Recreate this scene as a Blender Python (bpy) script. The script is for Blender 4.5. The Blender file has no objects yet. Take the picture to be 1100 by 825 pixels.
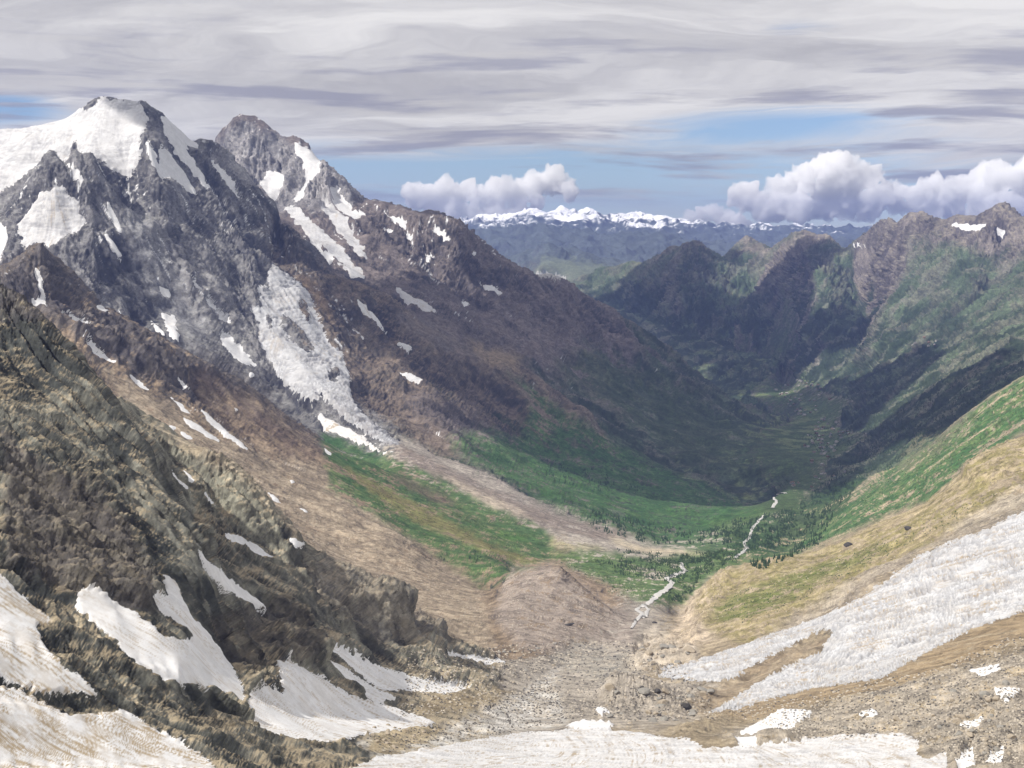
import bpy, math, random
import numpy as np
from concurrent.futures import ThreadPoolExecutor
from mathutils import Vector

SC = bpy.context.scene
COL = SC.collection
R = math.radians
rng = np.random.default_rng(7)
random.seed(7)

# ------------------------------------------------------------------ camera
# The viewpoint (about 3000 m up) is the origin, +Y looks down the valley, Z is up, units are metres.
PW, PH, FPX = 1100.0, 825.0, 1660.0          # photograph size and focal length in its pixels
PITCH = math.atan((412.5 - 250.0) / FPX)     # horizon lies on row 250
cam_d = bpy.data.cameras.new('camera')
cam_d.sensor_width = 36.0
cam_d.lens = 36.0 * FPX / PW
cam_d.clip_start = 0.5
cam_d.clip_end = 400000.0
cam = bpy.data.objects.new('camera', cam_d)
COL.objects.link(cam)
cam.location = (0, 0, 0)
cam.rotation_euler = (R(90) - PITCH, 0, 0)
SC.camera = cam

# ------------------------------------------------------------------ sun, sky, exposure
SUN_EL = R(47.0)
SUN_DIR = Vector((-0.87 * math.cos(SUN_EL), -0.49 * math.cos(SUN_EL), math.sin(SUN_EL))).normalized()
sun_d = bpy.data.lights.new('sun', 'SUN')
sun_d.energy = 4.5
sun_d.angle = R(0.53)
sun_d.color = (1.0, 0.95, 0.88)
sun = bpy.data.objects.new('sun', sun_d)
COL.objects.link(sun)
sun.rotation_euler = (-SUN_DIR).to_track_quat('-Z', 'Y').to_euler()

world = bpy.data.worlds.new('World')
SC.world = world
world.use_nodes = True


class NT:
    """small helper to write node trees"""
    def __init__(self, tree):
        self.t = tree
        self.n = tree.nodes
        self.l = tree.links

    def add(self, kind, **kw):
        nd = self.n.new(kind)
        for k, v in kw.items():
            setattr(nd, k, v)
        return nd

    def put(self, sock, val):
        if isinstance(val, bpy.types.NodeSocket):
            self.l.new(val, sock)
        elif val is not None:
            sock.default_value = val

    def math(self, op, a, b=None, c=None, clamp=False):
        nd = self.add('ShaderNodeMath', operation=op, use_clamp=clamp)
        for i, v in enumerate((a, b, c)):
            if v is not None:
                self.put(nd.inputs[i], v)
        return nd.outputs[0]

    def vmath(self, op, a, b=None, out=0):
        nd = self.add('ShaderNodeVectorMath', operation=op)
        self.put(nd.inputs[0], a)
        if b is not None:
            self.put(nd.inputs[1], b)
        return nd.outputs[out]

    def sstep(self, x, lo, hi, a=0.0, b=1.0):
        nd = self.add('ShaderNodeMapRange', interpolation_type='SMOOTHSTEP')
        for i, v in enumerate((x, lo, hi, a, b)):
            self.put(nd.inputs[i], v)
        return nd.outputs[0]

    def noise(self, vec, scale, detail=6.0, rough=0.55, dist=0.0, lac=2.0):
        nd = self.add('ShaderNodeTexNoise')
        self.put(nd.inputs['Vector'], vec)
        nd.inputs['Scale'].default_value = scale
        nd.inputs['Detail'].default_value = detail
        nd.inputs['Roughness'].default_value = rough
        nd.inputs['Lacunarity'].default_value = lac
        nd.inputs['Distortion'].default_value = dist
        return nd.outputs[0]

    def mix(self, f, a, b):
        nd = self.add('ShaderNodeMix', data_type='RGBA')
        self.put(nd.inputs['Factor'], f)
        self.put(nd.inputs[6], a)
        self.put(nd.inputs[7], b)
        return nd.outputs[2]

    def xyz(self, x, y, z):
        nd = self.add('ShaderNodeCombineXYZ')
        for i, v in enumerate((x, y, z)):
            self.put(nd.inputs[i], v)
        return nd.outputs[0]


SKY_STRENGTH = 0.10


def build_sky():
    w = NT(world.node_tree)
    w.n.clear()
    out = w.add('ShaderNodeOutputWorld')
    bg = w.add('ShaderNodeBackground')
    sky = w.add('ShaderNodeTexSky', sky_type='NISHITA')
    sky.sun_disc = False
    sky.sun_elevation = SUN_EL
    sky.sun_rotation = math.atan2(SUN_DIR.x, SUN_DIR.y)
    sky.altitude = 3000.0
    sky.air_density = 1.0
    sky.dust_density = 0.6
    sky.ozone_density = 1.5
    tc = w.add('ShaderNodeTexCoord')
    sep = w.add('ShaderNodeSeparateXYZ')
    w.l.new(tc.outputs['Generated'], sep.inputs[0])
    x, y, z = sep.outputs
    zc = w.math('MAXIMUM', z, 0.0)
    # layered high cloud: the direction is cut with a flat deck, bands run across the valley
    inv = w.math('DIVIDE', 1.0, w.math('ADD', zc, 0.085))
    px = w.math('MULTIPLY', x, inv)
    py = w.math('MULTIPLY', y, inv)
    warp = w.noise(w.xyz(w.math('MULTIPLY', px, 0.30), w.math('MULTIPLY', py, 0.35), 3.1), 1.0, 4.0, 0.55)
    wob = w.math('MULTIPLY', w.math('SUBTRACT', warp, 0.5), 3.2)
    pyw = w.math('ADD', w.math('ADD', py, wob), w.math('MULTIPLY', px, 0.22))
    w2 = w.noise(w.xyz(w.math('MULTIPLY', px, 1.1), w.math('MULTIPLY', pyw, 1.3), 21.0), 1.0, 5.0, 0.6)
    pyw = w.math('ADD', pyw, w.math('MULTIPLY', w.math('SUBTRACT', w2, 0.5), 0.9))
    w3 = w.noise(w.xyz(w.math('MULTIPLY', px, 1.1), w.math('MULTIPLY', pyw, 1.3), 31.0), 1.0, 5.0, 0.6)
    px = w.math('ADD', px, w.math('MULTIPLY', w.math('SUBTRACT', w3, 0.5), 1.2))
    big = w.noise(w.xyz(w.math('MULTIPLY', px, 0.32), w.math('MULTIPLY', pyw, 0.42), 0.7), 1.0, 5.0, 0.5)
    med = w.noise(w.xyz(w.math('MULTIPLY', px, 0.42), w.math('MULTIPLY', pyw, 1.1), 7.7), 1.0, 7.0, 0.58)
    fine = w.noise(w.xyz(w.math('MULTIPLY', px, 1.8), w.math('MULTIPLY', pyw, 4.0), 1.7), 1.0, 8.0, 0.62)
    dens = w.math('ADD', w.math('MULTIPLY', big, 0.9), w.math('MULTIPLY', med, 0.8))
    dens = w.math('ADD', dens, w.math('MULTIPLY', fine, 0.16))          # about 0.93 on average
    # the deck thins out towards the horizon
    cover = w.sstep(z, 0.020, 0.090, -0.10, 0.34)
    dens = w.math('ADD', dens, cover)

    def gap(azd, eld, wa, we, amt):
        """an opening (or bank) of the deck around one direction"""
        az = w.math('ARCTAN2', x, y)
        a = w.math('DIVIDE', w.math('SUBTRACT', az, R(azd)), R(wa))
        e = w.math('DIVIDE', w.math('SUBTRACT', z, math.sin(R(eld))), math.sin(R(we)))
        g = w.math('EXPONENT', w.math('MULTIPLY', w.math('ADD', w.math('MULTIPLY', a, a), w.math('MULTIPLY', e, e)), -1.0))
        return w.math('MULTIPLY', g, amt)
    for spec in ((-18.5, 4.3, 3.2, .8, -.55), (10.0, 3.9, 5.5, .7, -.40), (2.0, 2.3, 9.0, .45, -.3), (10.0, 7.3, 2.6, .6, -.24), (-4.0, 4.5, 8.0, 1.0, .22)):
        dens = w.math('ADD', dens, gap(*spec))
    mask = w.sstep(dens, 0.80, 1.14)
    # thickness gives the tone: thin parts glow, thick undersides are grey violet
    tone_n = w.noise(w.xyz(w.math('MULTIPLY', px, 0.34), w.math('MULTIPLY', pyw, 0.8), 13.0), 1.0, 8.0, 0.58)
    tone = w.math('ADD', tone_n, w.math('MULTIPLY', w.math('SUBTRACT', fine, 0.5), 0.22))
    tone = w.sstep(tone, 0.30, 0.64)
    k = 1.0 / SKY_STRENGTH
    dark = (0.50 * k, 0.49 * k, 0.51 * k, 1)
    lite = (0.90 * k, 0.88 * k, 0.86 * k, 1)
    cloud = w.mix(tone, dark, lite)
    blue = w.vmath('MULTIPLY', sky.outputs[0], (0.90, 0.95, 1.08))
    col = w.mix(mask, blue, cloud)
    # thin flat sheets far out, seen edge on
    az = w.math('ARCTAN2', x, y)
    bend = w.math('MULTIPLY', w.math('SUBTRACT', w.noise(w.xyz(w.math('MULTIPLY', az, 5.0), w.math('MULTIPLY', z, 12.0), 2.0), 1.0, 2.0, .5), .5), 1.6)
    st = w.noise(w.xyz(w.math('MULTIPLY', az, 7.0), w.math('ADD', w.math('MULTIPLY', z, 75.0), bend), 4.4), 1.0, 6.0, .55)
    smask = w.math('MULTIPLY', w.sstep(st, .50, .64), w.sstep(z, .008, .03))
    smask = w.math('MULTIPLY', smask, w.sstep(z, .16, .09))
    stone = w.noise(w.xyz(w.math('MULTIPLY', az, 9.0), w.math('ADD', w.math('MULTIPLY', z, 110.0), bend), 9.9), 1.0, 5.0, .55)
    sheet = w.mix(w.sstep(stone, .40, .62), (0.36 * k, 0.36 * k, 0.44 * k, 1), (0.66 * k, 0.64 * k, 0.63 * k, 1))
    col = w.mix(w.math('MULTIPLY', smask, .85), col, sheet)
    w.l.new(col, bg.inputs[0])
    bg.inputs[1].default_value = SKY_STRENGTH
    w.l.new(bg.outputs[0], out.inputs[0])


build_sky()

SC.view_settings.view_transform = 'Standard'
SC.view_settings.look = 'None'
SC.view_settings.gamma = 1.0
SC.view_settings.exposure = 0.0
SC.view_settings.use_curve_mapping = False
SC.render.engine = 'CYCLES'
cy = SC.cycles
cy.max_bounces = 24
cy.diffuse_bounces = 1
cy.glossy_bounces = 1
cy.transmission_bounces = 1
cy.volume_bounces = 24
cy.transparent_max_bounces = 8
cy.use_adaptive_sampling = True
cy.adaptive_threshold = 0.02
cy.use_denoising = True
try:
    cy.denoiser = 'OPENIMAGEDENOISE'
    cy.denoising_input_passes = 'RGB_ALBEDO_NORMAL'
    cy.denoising_prefilter = 'ACCURATE'
except Exception:
    pass

# ------------------------------------------------------------------ pixel <-> direction
CP, SP = math.cos(PITCH), math.sin(PITCH)


def pix_dir(px, py):
    px = np.asarray(px, float); py = np.asarray(py, float)
    X = (px - PW / 2) / FPX
    Z = -(py - PH / 2) / FPX
    y = CP + SP * Z
    z = -SP + CP * Z
    h = np.hypot(X, y)
    return np.arctan2(X, y), z / h            # azimuth, tangent of elevation


def to_pix(x, y, z):
    yc = y * CP - z * SP
    zc = y * SP + z * CP
    yc = np.maximum(yc, 1e-3)
    return PW / 2 + FPX * x / yc, PH / 2 - FPX * zc / yc


# ------------------------------------------------------------------ terrain control lines: (column, row, distance in km)
# regions of the terrain
REG = ['near_slope', 'near_spur', 'side_slope', 'ice_peak', 'rock_peak', 'rock_rib', 'far_ridge',
       'green_shoulder', 'valley', 'distant_range', 'basin']
CTRL = []           # (points, region, weight)


def line(reg, pts, w=1.0, dip=None):
    CTRL.append((pts, REG.index(reg), w))
    if dip:
        k, dy = dip
        CTRL.append(([(a, b + dy, c * k) for a, b, c in pts], REG.index(reg), 0.35))


# near left rock slope
line('near_slope', [(-60, 270, 1.96), (-20, 293, 1.90), (0, 310, 1.86), (25, 322, 1.83), (50, 345, 1.79), (75, 365, 1.75),
     (100, 398, 1.70), (125, 430, 1.66), (150, 464, 1.61), (165, 492, 1.57), (182, 525, 1.53), (200, 548, 1.50),
     (220, 575, 1.48)], 3, (1.07, 22))
line('near_slope', [(220, 575, 1.48), (226, 605, 1.46), (232, 640, 1.42), (240, 675, 1.38)], 1.5)
line('near_slope', [(-60, 400, 1.62), (0, 430, 1.56), (60, 480, 1.50), (120, 540, 1.44), (170, 600, 1.38)])
line('near_slope', [(-60, 500, 1.42), (0, 520, 1.40), (60, 560, 1.37), (110, 600, 1.34), (160, 645, 1.30)])
line('near_slope', [(-60, 590, 1.20), (0, 612, 1.22), (40, 632, 1.23), (80, 640, 1.24), (120, 655, 1.24), (170, 672, 1.25)])
line('near_slope', [(-60, 700, 1.04), (0, 690, 1.09), (60, 700, 1.11), (120, 705, 1.14), (190, 720, 1.18)])
line('near_slope', [(-60, 760, .96), (0, 755, 1.00), (100, 765, 1.05), (200, 770, 1.12), (290, 785, 1.20)])
line('near_slope', [(-80, 825, .88), (0, 825, .92), (150, 825, .98), (300, 825, 1.06), (450, 825, 1.18), (600, 825, 1.30)])
# near spur right of it
line('near_spur', [(135, 440, 2.32), (152, 455, 2.30), (180, 468, 2.26), (200, 478, 2.22), (225, 486, 2.18), (245, 502, 2.14),
     (266, 522, 2.10), (290, 550, 2.05), (318, 572, 2.02)], 3, (1.10, 16))
line('near_spur', [(212, 560, 1.98), (235, 574, 1.94), (270, 600, 1.90), (330, 620, 1.94), (380, 645, 2.05), (430, 660, 2.20)])
line('near_spur', [(262, 652, 1.64), (300, 670, 1.70), (350, 690, 1.80), (410, 700, 1.98), (470, 695, 2.26), (492, 704, 2.36)])
line('near_spur', [(240, 690, 1.36), (275, 720, 1.36), (310, 712, 1.45), (360, 735, 1.58), (430, 742, 1.78), (500, 742, 2.0)])
line('near_spur', [(270, 750, 1.26), (320, 770, 1.32), (380, 775, 1.45), (450, 785, 1.52), (520, 790, 1.60)])
# brown side slope with the dark spur on top
line('side_slope', [(-60, 300, 5.3), (0, 284, 5.3), (20, 273, 5.25), (35, 263, 5.2), (42, 260, 5.2), (50, 268, 5.2), (62, 282, 5.2), (75, 298, 5.2),
     (90, 313, 5.2), (110, 330, 5.2), (140, 346, 5.2), (170, 362, 5.2), (200, 381, 5.25), (240, 402, 5.3),
     (280, 426, 5.35), (320, 456, 5.4), (370, 487, 5.45), (400, 497, 5.5)], 3, (1.06, 14))
line('side_slope', [(-60, 330, 4.9), (0, 330, 4.9), (60, 345, 4.9), (120, 385, 4.85), (180, 425, 4.8), (240, 460, 4.75), (300, 500, 4.65), (360, 535, 4.5), (420, 570, 4.35), (470, 605, 4.15), (520, 630, 3.95)])
line('side_slope', [(-60, 380, 4.5), (60, 400, 4.5), (150, 450, 4.4), (230, 500, 4.25), (300, 550, 4.1), (370, 600, 3.85), (430, 640, 3.5), (480, 665, 3.25)])
line('side_slope', [(300, 590, 3.4), (350, 630, 3.0), (400, 650, 2.85), (450, 668, 2.8)], .5)
line('side_slope', [(400, 497, 5.5), (450, 525, 5.3), (500, 553, 5.15), (550, 580, 4.95), (590, 600, 4.85)], 1.5)
line('side_slope', [(440, 580, 4.45), (500, 595, 4.4), (545, 606, 4.25)])
line('side_slope', [(545, 613, 4.0), (565, 608, 3.95), (590, 606, 3.9), (602, 608, 3.85), (625, 628, 3.8), (645, 645, 3.75)], 2, (1.07, 10))
line('side_slope', [(520, 650, 3.6), (560, 640, 3.55), (600, 650, 3.55), (640, 665, 3.5)])
line('side_slope', [(500, 690, 3.05), (560, 685, 3.05), (610, 690, 3.1), (650, 690, 3.2)])
# ice capped peak
line('ice_peak', [(-80, 160, 8.8), (0, 143, 8.7), (30, 136, 8.7), (60, 130, 8.7), (84, 120, 8.7), (95, 112, 8.7), (108, 111, 8.7),
     (128, 114, 8.7), (146, 113, 8.65), (153, 108, 8.6), (160, 117, 8.6), (176, 125, 8.65), (190, 139, 8.7), (206, 155, 8.75),
     (215, 151, 8.8), (228, 151, 8.8), (240, 165, 8.8), (256, 181, 8.8), (276, 201, 8.75), (300, 226, 8.7), (325, 252, 8.55),
     (340, 275, 8.4)], 3, (1.05, 16))
line('ice_peak', [(-80, 195, 8.2), (0, 185, 8.2), (60, 170, 8.2), (100, 160, 8.25), (130, 165, 8.25)], 1)
line('ice_peak', [(-60, 250, 7.6), (-20, 236, 7.6), (0, 224, 7.62), (25, 198, 7.66), (40, 179, 7.7), (50, 164, 7.72), (56, 159, 7.72), (63, 168, 7.74), (70, 175, 7.78),
     (75, 168, 7.78), (80, 156, 7.78), (87, 167, 7.78), (100, 167, 7.76), (110, 178, 7.74), (125, 204, 7.7), (140, 226, 7.66)], 3, (1.03, 9))
line('ice_peak', [(-60, 290, 7.2), (0, 280, 7.25), (50, 270, 7.25), (100, 250, 7.35), (150, 245, 7.6), (200, 250, 7.9), (250, 262, 8.1), (300, 290, 8.1)])
line('ice_peak', [(153, 108, 8.6), (160, 150, 8.25), (175, 200, 8.0), (190, 260, 7.75), (215, 320, 7.5)], 1)
line('ice_peak', [(228, 152, 8.8), (250, 220, 8.4), (275, 280, 8.0)], 1)
line('ice_peak', [(60, 310, 6.9), (120, 340, 6.95), (180, 350, 7.2), (220, 350, 7.35), (260, 380, 7.25), (290, 410, 7.0), (320, 440, 6.7), (350, 465, 6.4), (400, 492, 6.0)])
line('ice_peak', [(0, 320, 6.2), (100, 350, 6.2), (200, 392, 6.3), (280, 430, 6.2), (340, 474, 6.0)], .4)
# side glacier and its outwash
line('ice_peak', [(285, 285, 8.05), (290, 330, 7.75), (310, 370, 7.4), (340, 405, 7.05), (380, 445, 6.6), (420, 472, 6.25)], 1)
line('valley', [(420, 472, 6.25), (470, 500, 5.9), (520, 525, 5.65), (570, 548, 5.45), (620, 570, 5.3), (680, 588, 5.25)], 1)
# rock peak massif and its long ridge
line('rock_peak', [(200, 200, 12.6), (222, 175, 12.6), (234, 151, 12.6), (244, 142, 12.6), (252, 133, 12.6), (262, 130, 12.6), (283, 133, 12.55), (292, 143, 12.5), (302, 150, 12.45), (318, 153, 12.4),
     (332, 160, 12.3), (345, 172, 12.2), (360, 190, 12.1), (375, 206, 12.0), (388, 218, 11.9), (400, 215, 11.8), (410, 218, 11.8), (420, 222, 11.75),
     (430, 225, 11.7), (440, 229, 11.6), (450, 232, 11.5), (460, 228, 11.5), (470, 230, 11.45), (484, 239, 11.4), (491, 236, 11.35), (497, 243, 11.3), (507, 254, 11.3), (522, 268, 11.3),
     (540, 282, 11.3), (560, 291, 11.4), (576, 296, 11.5), (600, 304, 11.8), (625, 313, 12.0), (650, 326, 12.3), (680, 347, 12.5),
     (710, 371, 12.7), (740, 395, 12.9), (770, 416, 13.0), (800, 436, 13.0), (830, 452, 12.6)], 3, (1.07, 20))
line('rock_peak', [(240, 190, 12.15), (270, 200, 12.0), (300, 215, 11.8), (330, 222, 11.6), (360, 232, 11.4), (390, 240, 11.2)])
line('rock_peak', [(270, 225, 11.4), (310, 245, 10.9), (350, 265, 10.5), (385, 290, 10.0)], .7)
line('rock_peak', [(400, 260, 11.0), (450, 285, 10.8), (500, 310, 10.7), (550, 335, 10.8), (600, 355, 11.0), (650, 385, 11.1), (700, 420, 11.0), (750, 455, 10.6)])
line('rock_peak', [(330, 275, 9.6), (380, 305, 9.5), (430, 325, 9.5), (480, 348, 9.5), (530, 374, 9.5), (570, 400, 9.4)])
line('rock_peak', [(580, 420, 9.2), (630, 440, 9.2), (680, 475, 8.9), (730, 505, 8.5), (780, 530, 8.1), (820, 545, 7.7)])
line('rock_peak', [(500, 452, 7.5), (550, 480, 7.4), (600, 502, 7.4), (650, 522, 7.2), (700, 545, 6.9), (750, 566, 6.6)])
line('rock_peak', [(450, 440, 7.1), (500, 478, 6.7), (550, 508, 6.5), (600, 532, 6.3), (650, 556, 6.15), (710, 573, 6.1)])
# rock rib right of the side glacier
line('rock_rib', [(300, 284, 8.25), (318, 280, 8.3), (335, 283, 8.35), (360, 290, 8.4), (385, 300, 8.4), (420, 318, 8.5), (455, 342, 8.55), (490, 366, 8.6),
     (520, 380, 8.7), (545, 384, 8.75), (580, 408, 8.7), (620, 440, 8.5)], 2, (1.05, 10))
line('rock_rib', [(320, 310, 8.0), (345, 345, 7.85), (375, 380, 7.65), (400, 420, 7.3), (440, 450, 7.0), (480, 480, 6.65)], 1)
line('rock_rib', [(400, 350, 8.1), (450, 390, 7.95), (500, 420, 7.9), (550, 445, 7.9), (600, 470, 7.9)])
# far ridge on the right
line('far_ridge', [(560, 320, 22.5), (600, 307, 22.2), (622, 298, 22.0), (650, 290, 21.5), (680, 283, 21), (700, 277, 20.6), (720, 268, 20.1), (735, 262, 19.7), (748, 260, 19.5),
     (760, 268, 19.7), (776, 276, 20), (785, 271, 20), (790, 261, 20), (802, 251, 20), (812, 262, 19.9), (822, 268, 19.7), (840, 260, 19.3),
     (858, 250, 18.8), (872, 247, 18.5), (885, 252, 18.3), (900, 262, 18), (910, 265, 17.8), (925, 255, 17.5), (945, 242, 17.2), (957, 234, 17.0),
     (963, 239, 16.9), (976, 234, 16.7), (990, 227, 16.5), (1003, 234, 16.4), (1015, 236, 16.3), (1030, 233, 16.1), (1045, 236, 16.0), (1060, 228, 15.8),
     (1075, 219, 15.6), (1090, 228, 15.5), (1110, 238, 15.3), (1170, 250, 15.0)], 3, (1.06, 18))
line('far_ridge', [(872, 247, 18.5), (880, 275, 17.7), (892, 310, 16.8), (895, 345, 16.0), (885, 380, 15.2)], .8)
line('far_ridge', [(748, 260, 19.5), (738, 300, 18.8), (755, 340, 18.2)], .6)
line('far_ridge', [(802, 251, 20.0), (800, 300, 19.0), (812, 345, 18.0)], .6)
line('far_ridge', [(1018, 237, 16.2), (1040, 270, 15.0), (1052, 300, 14.1), (1030, 335, 13.4)], 1)
line('far_ridge', [(1075, 262, 15.2), (1072, 300, 14.2), (1040, 335, 13.3), (990, 365, 12.9)], 1)
line('far_ridge', [(910, 268, 17.7), (925, 300, 17.2), (935, 340, 16.1), (920, 375, 15.0)], .7)
line('far_ridge', [(957, 234, 17.0), (965, 280, 16.0), (960, 330, 14.9), (940, 375, 14.0)], .5)
line('far_ridge', [(1170, 305, 12.5), (1100, 308, 12.5), (1060, 345, 12.2), (1000, 375, 12.4), (940, 402, 13.2), (890, 405, 14.6), (850, 387, 16.1), (800, 382, 17.2), (740, 367, 17.8), (690, 346, 18.6), (640, 320, 20.0)])
line('far_ridge', [(1170, 360, 9.8), (1100, 355, 9.9), (1050, 385, 10.0), (1000, 410, 10.4), (950, 440, 10.7), (920, 455, 11.2)])
line('far_ridge', [(1170, 405, 7.7), (1100, 400, 7.9), (1050, 425, 8.0), (1000, 455, 8.2), (960, 487, 8.3), (930, 500, 8.4), (905, 505, 8.6)])
line('far_ridge', [(1170, 425, 6.9), (1100, 430, 6.9), (1050, 455, 7.0), (1000, 490, 7.1), (950, 522, 7.2), (900, 540, 7.2)], .4)
# green shoulder and near slope on the right
line('green_shoulder', [(1170, 370, 6.0), (1100, 405, 6.0), (1070, 424, 6.05), (1045, 440, 6.1), (1020, 455, 6.2), (1000, 474, 6.3), (980, 490, 6.4), (960, 503, 6.5), (940, 508, 6.6), (920, 520, 6.6), (895, 548, 6.35), (865, 578, 5.95), (845, 592, 5.7)], 2)
line('green_shoulder', [(1170, 440, 5.3), (1100, 450, 5.3), (1040, 490, 5.3), (980, 530, 5.3), (920, 565, 5.2), (870, 590, 5.1), (820, 600, 5.0)])
line('green_shoulder', [(1170, 455, 4.4), (1100, 472, 4.4), (1060, 490, 4.4), (1035, 507, 4.4), (1000, 542, 4.35), (950, 562, 4.3), (900, 585, 4.25), (860, 600, 4.2),
     (820, 606, 4.15), (790, 611, 4.1), (768, 622, 4.05), (748, 645, 3.95), (735, 665, 3.8)], 2, (1.06, 9))
line('green_shoulder', [(1170, 510, 3.6), (1100, 530, 3.6), (1000, 572, 3.6), (900, 622, 3.55), (820, 650, 3.5), (770, 672, 3.4), (730, 695, 3.25)])
line('green_shoulder', [(1170, 540, 3.2), (1100, 552, 3.15), (1000, 598, 3.0), (900, 658, 2.8), (800, 698, 2.72), (720, 722, 2.62)])
line('green_shoulder', [(1170, 640, 2.45), (1100, 655, 2.42), (1000, 690, 2.35), (900, 727, 2.25), (800, 760, 2.10), (740, 770, 2.05)])
line('green_shoulder', [(1170, 690, 1.95), (1100, 705, 1.92), (1000, 742, 1.80), (900, 770, 1.74), (800, 788, 1.68), (700, 788, 1.66)])
line('green_shoulder', [(1180, 825, 1.46), (1100, 825, 1.45), (1000, 825, 1.42), (900, 825, 1.40), (750, 825, 1.36), (600, 825, 1.30)])
# valley bottom
line('valley', [(560, 800, 1.55), (570, 765, 1.95), (590, 735, 2.35), (615, 712, 2.75), (650, 690, 3.2), (682, 668, 3.62), (692, 655, 3.9), (712, 635, 4.3), (736, 615, 4.75),
     (775, 597, 5.2), (800, 580, 5.75), (830, 545, 6.75), (850, 520, 7.65), (878, 490, 9.3), (884, 465, 11.0), (866, 440, 13.0), (850, 417, 15.4), (832, 402, 17.0), (800, 398, 17.6)], 2)
line('valley', [(640, 595, 4.9), (700, 600, 5.0), (750, 590, 5.35), (790, 572, 5.9)], 1)
line('valley', [(660, 705, 2.85), (640, 735, 2.4), (650, 760, 2.0), (690, 760, 2.05), (720, 745, 2.3)], 1)
line('basin', [(760, 440, 15.3), (700, 402, 15.6), (640, 362, 16.5), (600, 335, 17.5)], .5)
line('basin', [(440, 312, 22), (520, 307, 22), (570, 300, 23.8), (610, 298, 24.2), (680, 300, 24), (760, 300, 23.5), (900, 300, 22.5), (1000, 290, 21), (1170, 290, 19)], .6)
# ranges far behind
line('distant_range', [(380, 285, 27), (440, 290, 27), (510, 287, 27), (538, 280, 27), (565, 271, 27), (580, 267, 27), (593, 264, 27), (612, 268, 27), (633, 273, 27), (669, 282, 27), (700, 287, 27), (800, 290, 27), (1000, 285, 27), (1170, 290, 27)], 3, (1.08, 10))
line('distant_range', [(380, 250, 34), (440, 252, 34), (509, 245, 34), (535, 247, 34), (560, 243, 34), (582, 241, 34), (610, 246, 34), (655, 253, 34), (685, 250, 34), (709, 250, 34), (730, 255, 34), (749, 260, 34), (800, 262, 34), (880, 258, 34), (1000, 262, 34), (1170, 262, 34)], 3, (1.06, 9))
line('distant_range', [(380, 244, 43), (440, 240, 43), (500, 236, 43), (520, 232, 43), (545, 231, 43), (560, 228, 43), (571, 223, 43), (580, 228, 43), (593, 230, 43), (600, 227, 43), (607, 225, 43), (615, 231, 43), (624, 228, 43), (633, 222, 43), (640, 229, 43), (655, 233, 43), (668, 233, 43), (680, 227, 43), (690, 232, 43), (702, 234, 43), (710, 231, 43), (727, 237, 43),
     (764, 241, 43), (793, 243, 43), (850, 243, 43), (940, 246, 43), (1040, 244, 43), (1170, 246, 43)], 3, (1.04, 8))

# ------------------------------------------------------------------ solve the relief: tangent of elevation over (azimuth, log distance)
U0, U1, NU = R(-28.0), R(28.0), 520
R_MIN, R_MAX = 560.0, 47500.0
V0, V1, NV = math.log(R_MIN), math.log(R_MAX), 640
DU, DV = (U1 - U0) / (NU - 1), (V1 - V0) / (NV - 1)


def raster_controls(nu, nv):
    num = np.zeros((nu, nv)); den = np.zeros((nu, nv)); tag = -np.ones((nu, nv), int)
    for pts, reg, w in CTRL:
        p = np.array(pts, float)
        seg = []
        for a, b in zip(p[:-1], p[1:]):
            t = np.linspace(0, 1, 80)[:, None]
            seg.append(a + (b - a) * t)
        s = np.concatenate(seg)
        az, e = pix_dir(s[:, 0], s[:, 1])
        i = np.round((az - U0) / (U1 - U0) * (nu - 1)).astype(int)
        j = np.round((np.log(s[:, 2] * 1000) - V0) / (V1 - V0) * (nv - 1)).astype(int)
        ok = (i >= 0) & (i < nu) & (j >= 0) & (j < nv)
        i, j, e = i[ok], j[ok], e[ok]
        # every cell counts once for a line
        key = i * nv + j
        uq, first, cnt = np.unique(key, return_index=True, return_counts=True)
        es = np.zeros(len(uq)); inv = np.searchsorted(uq, key)
        np.add.at(es, inv, e)
        es /= cnt
        num.ravel()[uq] += es * w
        den.ravel()[uq] += w
        tag.ravel()[uq] = reg
    num[:, 0] += -0.45 * 3; den[:, 0] += 3
    num[:, -1] += -0.012 * 2; den[:, -1] += 2
    return num, den, tag


def lap(a):
    b = np.empty_like(a)
    b[1:-1] = a[2:] + a[:-2] - 2 * a[1:-1]
    b[0] = a[1] - a[0]; b[-1] = a[-2] - a[-1]
    b[:, 1:-1] += a[:, 2:] + a[:, :-2] - 2 * a[:, 1:-1]
    b[:, 0] += a[:, 1] - a[:, 0]; b[:, -1] += a[:, -2] - a[:, -1]
    return b


def solve(nu, nv, x0, iters):
    num, den, tag = raster_controls(nu, nv)
    tension, wc = 0.10, 30.0

    def A(a):
        l = lap(a)
        return lap(l) - tension * l + wc * den * a
    diag = 20.0 + wc * den
    b = wc * num
    x = x0
    r_ = b - A(x)
    zz = r_ / diag
    p = zz.copy()
    rz = (r_ * zz).sum()
    for _ in range(iters):
        Ap = A(p)
        al = rz / (p * Ap).sum()
        x = x + al * p
        r_ = r_ - al * Ap
        zz = r_ / diag
        rz2 = (r_ * zz).sum()
        p = zz + rz2 / rz * p
        rz = rz2
        if rz < 1e-12:
            break
    return x, tag


def resize(a, nu, nv):
    i = np.linspace(0, a.shape[0] - 1, nu); j = np.linspace(0, a.shape[1] - 1, nv)
    i0 = np.minimum(i.astype(int), a.shape[0] - 2); j0 = np.minimum(j.astype(int), a.shape[1] - 2)
    fi = (i - i0)[:, None]; fj = (j - j0)[None]
    return ((a[i0][:, j0] * (1 - fi) + a[i0 + 1][:, j0] * fi) * (1 - fj)
            + (a[i0][:, j0 + 1] * (1 - fi) + a[i0 + 1][:, j0 + 1] * fi) * fj)


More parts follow.
